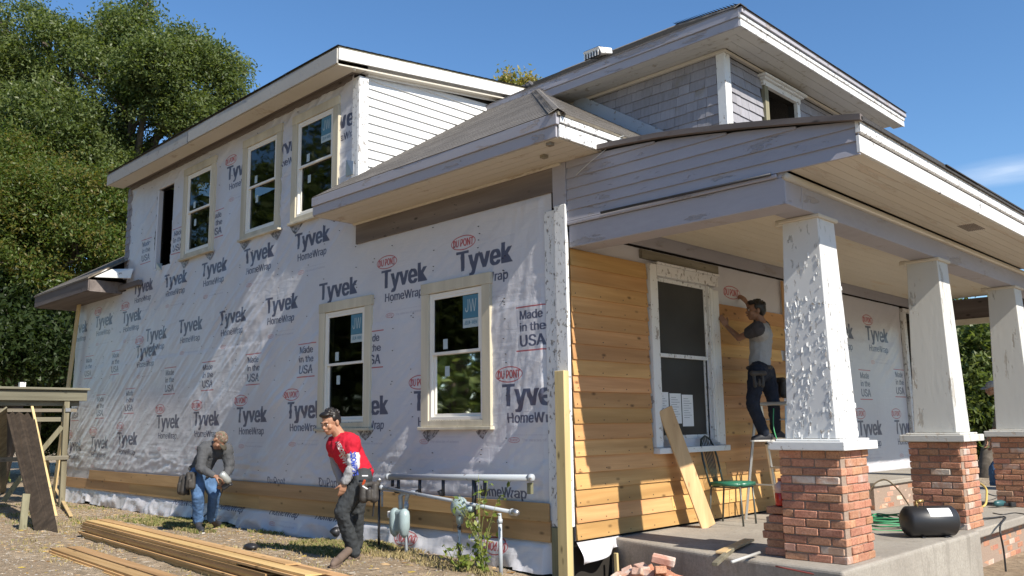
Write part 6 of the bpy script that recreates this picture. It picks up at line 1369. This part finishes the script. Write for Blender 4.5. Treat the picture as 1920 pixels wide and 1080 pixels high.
shoe(anN, f_(626, 1055, -.12), t, SUE, SUE); shoe(anF, gp(622, 1066)+FWD*.0, t, SUE, SUE)
P1 = pouch(f_(692, 908, -.20), camdir(pel), .24, .20, .09, LEA, t); q = MB(); q.bar(f_(678, 916, -.27), f_(684, 900, -.27), .022, .016); q.build('orange_pencil', M('orange_handle', .5).color((.55,.08,.02)).mat, P1)
q = MB(); q.bar(f_(680, 911, -.28), f_(702, 925, -.28), .02, .012); q.build('speed_square', PAPER, P1); q = MB(); q.bar(f_(704, 912, -.18), f_(699, 968, -.18), .016, .016); q.build('hammer_handle', METALD, P1); q = MB(); q.bar(f_(679, 892, -.23), f_(690, 892, -.23), .012, .012); q.build('belt_tool', PAPER, P1)

# ---- man in grey with the nail gun
foot = gp(380, 998); d0 = depth(foot)+.1; f_ = lambda px, py, o=0.0: atd(px, py, d0+o)
t = thing('person', foot, 'man in a grey sweatshirt, blue jeans and camouflage cap bending to nail a board', 'person')
hc = f_(411, 826, -.05); fd = RIGHT*.45-UP*.80-FWD*.35; HD, HP, HR_ = head(hc, fd, UP*.5+RIGHT*.6, 1.12, t, 'none')
nk, chs, pel = f_(402, 838, .05), f_(393, 846, .08), f_(374, 886, .10)
shN, shF = f_(381, 843, -.08), f_(425, 842, .18); elN, wrN = f_(376, 878, -.20), f_(402, 893, -.26); elF, wrF = f_(430, 878, .15), f_(419, 900, -.08)
hpN, hpF = f_(370, 891, -.02), f_(384, 891, .18); knN, knF = f_(371, 928, -.10), f_(402, 924, .06); anN, anF = f_(371, 980, -.02), f_(397, 974, .25)
gun = f_(421, 895, -.28)
hN = hand(wrN, RIGHT*.9-UP*.15, UP-FWD*.3, -UP+FWD*.3, .75, 1.05); hF = hand(wrF, -UP*.5-FWD*.5, RIGHT, -RIGHT, .8, 1.05)
fuse('body', [(hc, nk, .052, .058), (nk, chs, .058, .07), (chs, pel, .11, .10), (shN, elN, .045, .040), (elN, wrN, .040, .027), (shF, elF, .045, .040), (elF, wrF, .040, .027), (chs, shN, .08, .05), (chs, shF, .08, .05), (pel, hpN, .1, .08), (pel, hpF, .1, .08), (hpN, knN, .08, .05), (knN, anN, .05, .035), (hpF, knF, .08, .05), (knF, anF, .05, .035)]+hN+hF, HD, .007, SK2, t, 1)
fuse('jumper', [(chs, chs.lerp(pel, .5), .150, .14), (chs.lerp(pel, .5), pel+Vector((0,0,.03)), .145, .135), (nk.lerp(chs, .3), chs, .085, .14), (chs.lerp(shN, .5), shN, .13, .088), (chs.lerp(shF, .5), shF, .13, .088), (shN, elN, .086, .068), (elN, wrN.lerp(elN, .12), .066, .046), (shF, elF, .086, .068), (elF, wrF.lerp(elF, .12), .066, .046)], [(hc.lerp(nk, .9), (.085,.085,.06))], .012, GREYS, t, 4)
fuse('jeans', [(pel, hpN, .135, .110), (pel, hpF, .135, .110), (hpN, knN, .110, .080), (knN, anN+Vector((0,0,.03)), .080, .068), (hpF, knF, .110, .080), (knF, anF+Vector((0,0,.03)), .080, .068)], [], .012, JEAN, t, 3)
CAMO = M('camouflage_cloth', .8, .2); v_ = CAMO.noise(26, (1,1,1), 3, .5, 0); CAMO.color(CAMO.ramp(v_, [(.36,(.06,.06,.035)), (.45,(.17,.155,.11)), (.54,(.14,.05,.04)), (.62,(.24,.22,.18))])); CAMO = CAMO.mat
q = [(HP(0,-.015,.050), (.088,.102,.080), HR_), (HP(0,-.03,.02), (.089,.098,.06), HR_)]; o = fuse('cap', [], q, .008, CAMO, t, 2); bm = bmesh.new(); bm.from_mesh(o.data); fd_ = fd.normalized(); up_ = (HP(0,0,1)-HP(0,0,0)).normalized()
kill = [v for v in bm.verts if (v.co-hc).dot(up_) < .012]; bmesh.ops.delete(bm, geom=kill, context='VERTS'); bm.to_mesh(o.data); bm.free()
q = MB(); rim = []
for i in range(9):
    a = -1.1+2.2*i/8; rim.append((HP(.085*math.sin(a), .03+.055*math.cos(a), .028), HP(.082*math.sin(a), .06+.095*math.cos(a), .018)))
for i in range(8): q.add([rim[i][0], rim[i+1][0], rim[i+1][1], rim[i][1]], [(0,1,2,3)])
bo_ = q.build('cap_brim', cloth('cap_brim_cloth', (.09,.08,.06), .7), o, True); bo_.modifiers.new('t', 'SOLIDIFY').thickness = .006
shoe(anN, gp(380, 1001), t, SHOE); shoe(anF, gp(413, 987), t, SHOE)
P1 = pouch(f_(350, 893, -.05), -RIGHT*.6-FWD*.6, .20, .27, .10, LEA, t); P2 = pouch(f_(360, 888, -.16), -FWD, .13, .24, .07, LEA, t); q = MB(); q.bar(f_(353, 928, -.05), f_(352, 915, -.05), .03, .03); q.build('tool_handle', METALD, P1)
q = MB(); bd = (chs-pel).normalized(); s1 = bd.cross(FWD).normalized(); s2 = bd.cross(s1).normalized(); q.tube([pel+bd*.02+s1*math.cos(6.2832*i/24)*.15+s2*math.sin(6.2832*i/24)*.15 for i in range(25)], .022, 6); q.build('tool_belt', LEA, t, True)
GUNM = M('nailer_grey', .35, .5, .4).color((.40,.42,.41)).mat; ng = thing('nail_gun', gun, 'pale grey air nailer held against the lower board by the man in grey', 'nail gun')
g0, g1 = f_(414, 887, -.27), f_(431, 905, -.20); q = MB(); q.tube([g0, g0.lerp(g1, .1), g0.lerp(g1, .75), g1], [.035,.052,.050,.03], 16); q.build('cylinder', GUNM, ng, True); q = MB(); q.bar(g1, g1+(g1-g0)*.25, .03, .03); q.build('nose', METALD, ng)
q = MB(); q.bar(g0.lerp(g1, .4), g0.lerp(g1, .4)-RIGHT*.12-UP*.03, .034, .04); q.build('handle', BLACKP, ng, bevel=.008); q = MB(); q.bar(g1-UP*.0, g1-RIGHT*.10-UP*.08, .03, .07); q.build('magazine', METALD, ng, bevel=.006)

# ---- man on the ladder
xs_ = lambda px, py, x: onx(px, py, x)
T_ = Vector((.48, 3.25, 0)); t = thing('person', (.5, 3.35, .9), 'man in a grey shirt on the step ladder fitting a board to the porch wall', 'person')
hc = xs_(1417, 583, .46); fd = Vector((-.75, -.66, .05)); HD, HP, HR_ = head(hc, fd, (0,0,1), 1.12, t)
nk, chs, pel = xs_(1428, 604, .50), xs_(1427, 628, .52), xs_(1424, 694, .52)
shN, shF = xs_(1420, 616, .66), xs_(1432, 614, .38); elN, wrN = xs_(1386, 634, .40), xs_(1363, 612, .14); elF, wrF = xs_(1412, 590, .22), xs_(1401, 568, .10)
hpN, hpF = xs_(1420, 699, .60), xs_(1436, 699, .44); knN, knF = xs_(1411, 758, .52), xs_(1450, 752, .50); anN, anF = xs_(1432, 815, .56), xs_(1455, 810, .44)
hN = hand(wrN, Vector((-.35,-.35,.85)), Vector((.5,-.6,.1)), Vector((.2,.5,.6)), .25, 1.0); hF = hand(wrF, Vector((-.3,-.5,.6)), Vector((.7,-.3,.4)), Vector((0,.6,.3)), .5, 1.0)
fuse('body', [(hc, nk, .054, .058), (nk, chs, .058, .08), (chs, pel, .105, .10), (shN, elN, .050, .040), (elN, wrN, .042, .027), (shF, elF, .050, .040), (elF, wrF, .042, .027), (chs, shN, .08, .055), (chs, shF, .08, .055), (pel, hpN, .1, .08), (pel, hpF, .1, .08), (hpN, knN, .08, .05), (knN, anN, .05, .035), (hpF, knF, .08, .05), (knF, anF, .05, .035)]+hN+hF, HD, .0065, SK2, t, 1)
TS = cloth('grey_tee', (.36,.365,.37), .85); TD = cloth('dark_sleeve', (.06,.058,.065), .8)
fuse('shirt', [(chs, chs.lerp(pel, .5), .128, .12), (chs.lerp(pel, .5), pel+Vector((0,0,.03)), .12, .118), (nk.lerp(chs, .45), chs, .07, .125), (chs.lerp(shN, .4), chs.lerp(shN, .8), .11, .085), (chs.lerp(shF, .4), chs.lerp(shF, .8), .11, .085)], [], .011, TS, t, 4)
fuse('sleeve', [(shN, shN.lerp(elN, .42), .078, .066)], [], .009, TD, t, 2); fuse('sleeve', [(shF, shF.lerp(elF, .42), .078, .066)], [], .009, TD, t, 2)
fuse('jeans', [(pel, hpN, .125, .108), (pel, hpF, .125, .108), (hpN, knN, .105, .075), (knN, anN+Vector((0,0,.03)), .075, .062), (hpF, knF, .105, .075), (knF, anF+Vector((0,0,.03)), .075, .062)], [], .011, JEAND, t, 3)
zs_ = .93; 
for an, dx in ((anN, 0), (anF, 0)): shoe(an, Vector((an.x-.09, an.y-.15, zs_-.02)), t, SHOE)
q = MB(); q.tube([pel+Vector((math.cos(6.2832*i/24)*.135, math.sin(6.2832*i/24)*.135, .03)) for i in range(25)], .026, 6); q.build('tool_belt', LEA, t, True)
pouch(xs_(1458, 712, .50), Vector((.2,.9,0)), .20, .24, .10, LEA, t); pouch(xs_(1420, 700, .68), Vector((.8,-.5,0)), .22, .20, .04, LEA, t)

# ---- man beyond the third column
hc = atd(1859, 728, 15.2); f_ = lambda px, py, o=0.0: atd(px, py, 15.2+o); t = thing('person', f_(1880, 925), 'man in a pale cap, mostly hidden, bending beyond the third porch column', 'person')
HD, HP, HR_ = head(hc, -RIGHT*.9-UP*.3, UP+RIGHT*-.2, 1.12, t, 'none'); nk, chs, pel = f_(1874, 742), f_(1886, 765), f_(1905, 835)
sA, eA, wA = f_(1876, 758, -.15), f_(1872, 800, -.25), f_(1858, 830, -.3); sB, eB, wB = f_(1880, 758, .18), f_(1868, 800, .2), f_(1850, 825, .15); kA, aA = f_(1888, 885, -.1), f_(1896, 935, -.1); kB, aB = f_(1862, 880, .12), f_(1866, 932, .12)
fuse('body', [(hc, nk, .054, .058), (nk, chs, .058, .08), (chs, pel, .105, .10), (sA, eA, .05, .04), (eA, wA, .04, .027), (sB, eB, .05, .04), (eB, wB, .04, .027), (chs, sA, .08, .05), (chs, sB, .08, .05), (pel, kA, .1, .05), (kA, aA, .05, .035), (pel, kB, .1, .05), (kB, aB, .05, .035)]+hand(wA, -UP, RIGHT, -FWD, .5)+hand(wB, -UP, RIGHT, -FWD, .5), HD, .008, SK1, t, 1)
fuse('shirt', [(chs, pel, .14, .13), (chs.lerp(sA, .5), sA, .12, .085), (chs.lerp(sB, .5), sB, .12, .085), (sA, eA, .082, .062), (sB, eB, .082, .062), (nk.lerp(chs,.5), chs, .075, .13)], [], .013, cloth('khaki_shirt', (.20,.185,.15), .8), t, 4)
fuse('jeans', [(pel, kA, .13, .075), (kA, aA, .075, .062), (pel, kB, .13, .075), (kB, aB, .075, .062)], [], .013, JEAN, t, 3); shoe(aA, aA-RIGHT*.16-Vector((0,0,.06)), t, SHOE); shoe(aB, aB-RIGHT*.16-Vector((0,0,.06)), t, SHOE)
CG = cloth('grey_cap_cloth', (.40,.41,.42), .8); o = fuse('cap', [], [(HP(0,-.01,.05), (.086,.10,.075), HR_)], .009, CG, t, 1); bm = bmesh.new(); bm.from_mesh(o.data); up_ = (HP(0,0,1)-HP(0,0,0)).normalized(); bmesh.ops.delete(bm, geom=[v for v in bm.verts if (v.co-hc).dot(up_) < .03], context='VERTS'); bm.to_mesh(o.data); bm.free()
q = MB(); rim = [(HP(.08*math.sin(a), .03+.06*math.cos(a), .04), HP(.075*math.sin(a), .07+.10*math.cos(a), .03)) for a in [-1.1+.275*i for i in range(9)]]
for i in range(8): q.add([rim[i][0], rim[i+1][0], rim[i+1][1], rim[i][1]], [(0,1,2,3)])
q.build('cap_brim', CG, o, True).modifiers.new('t', 'SOLIDIFY').thickness = .006
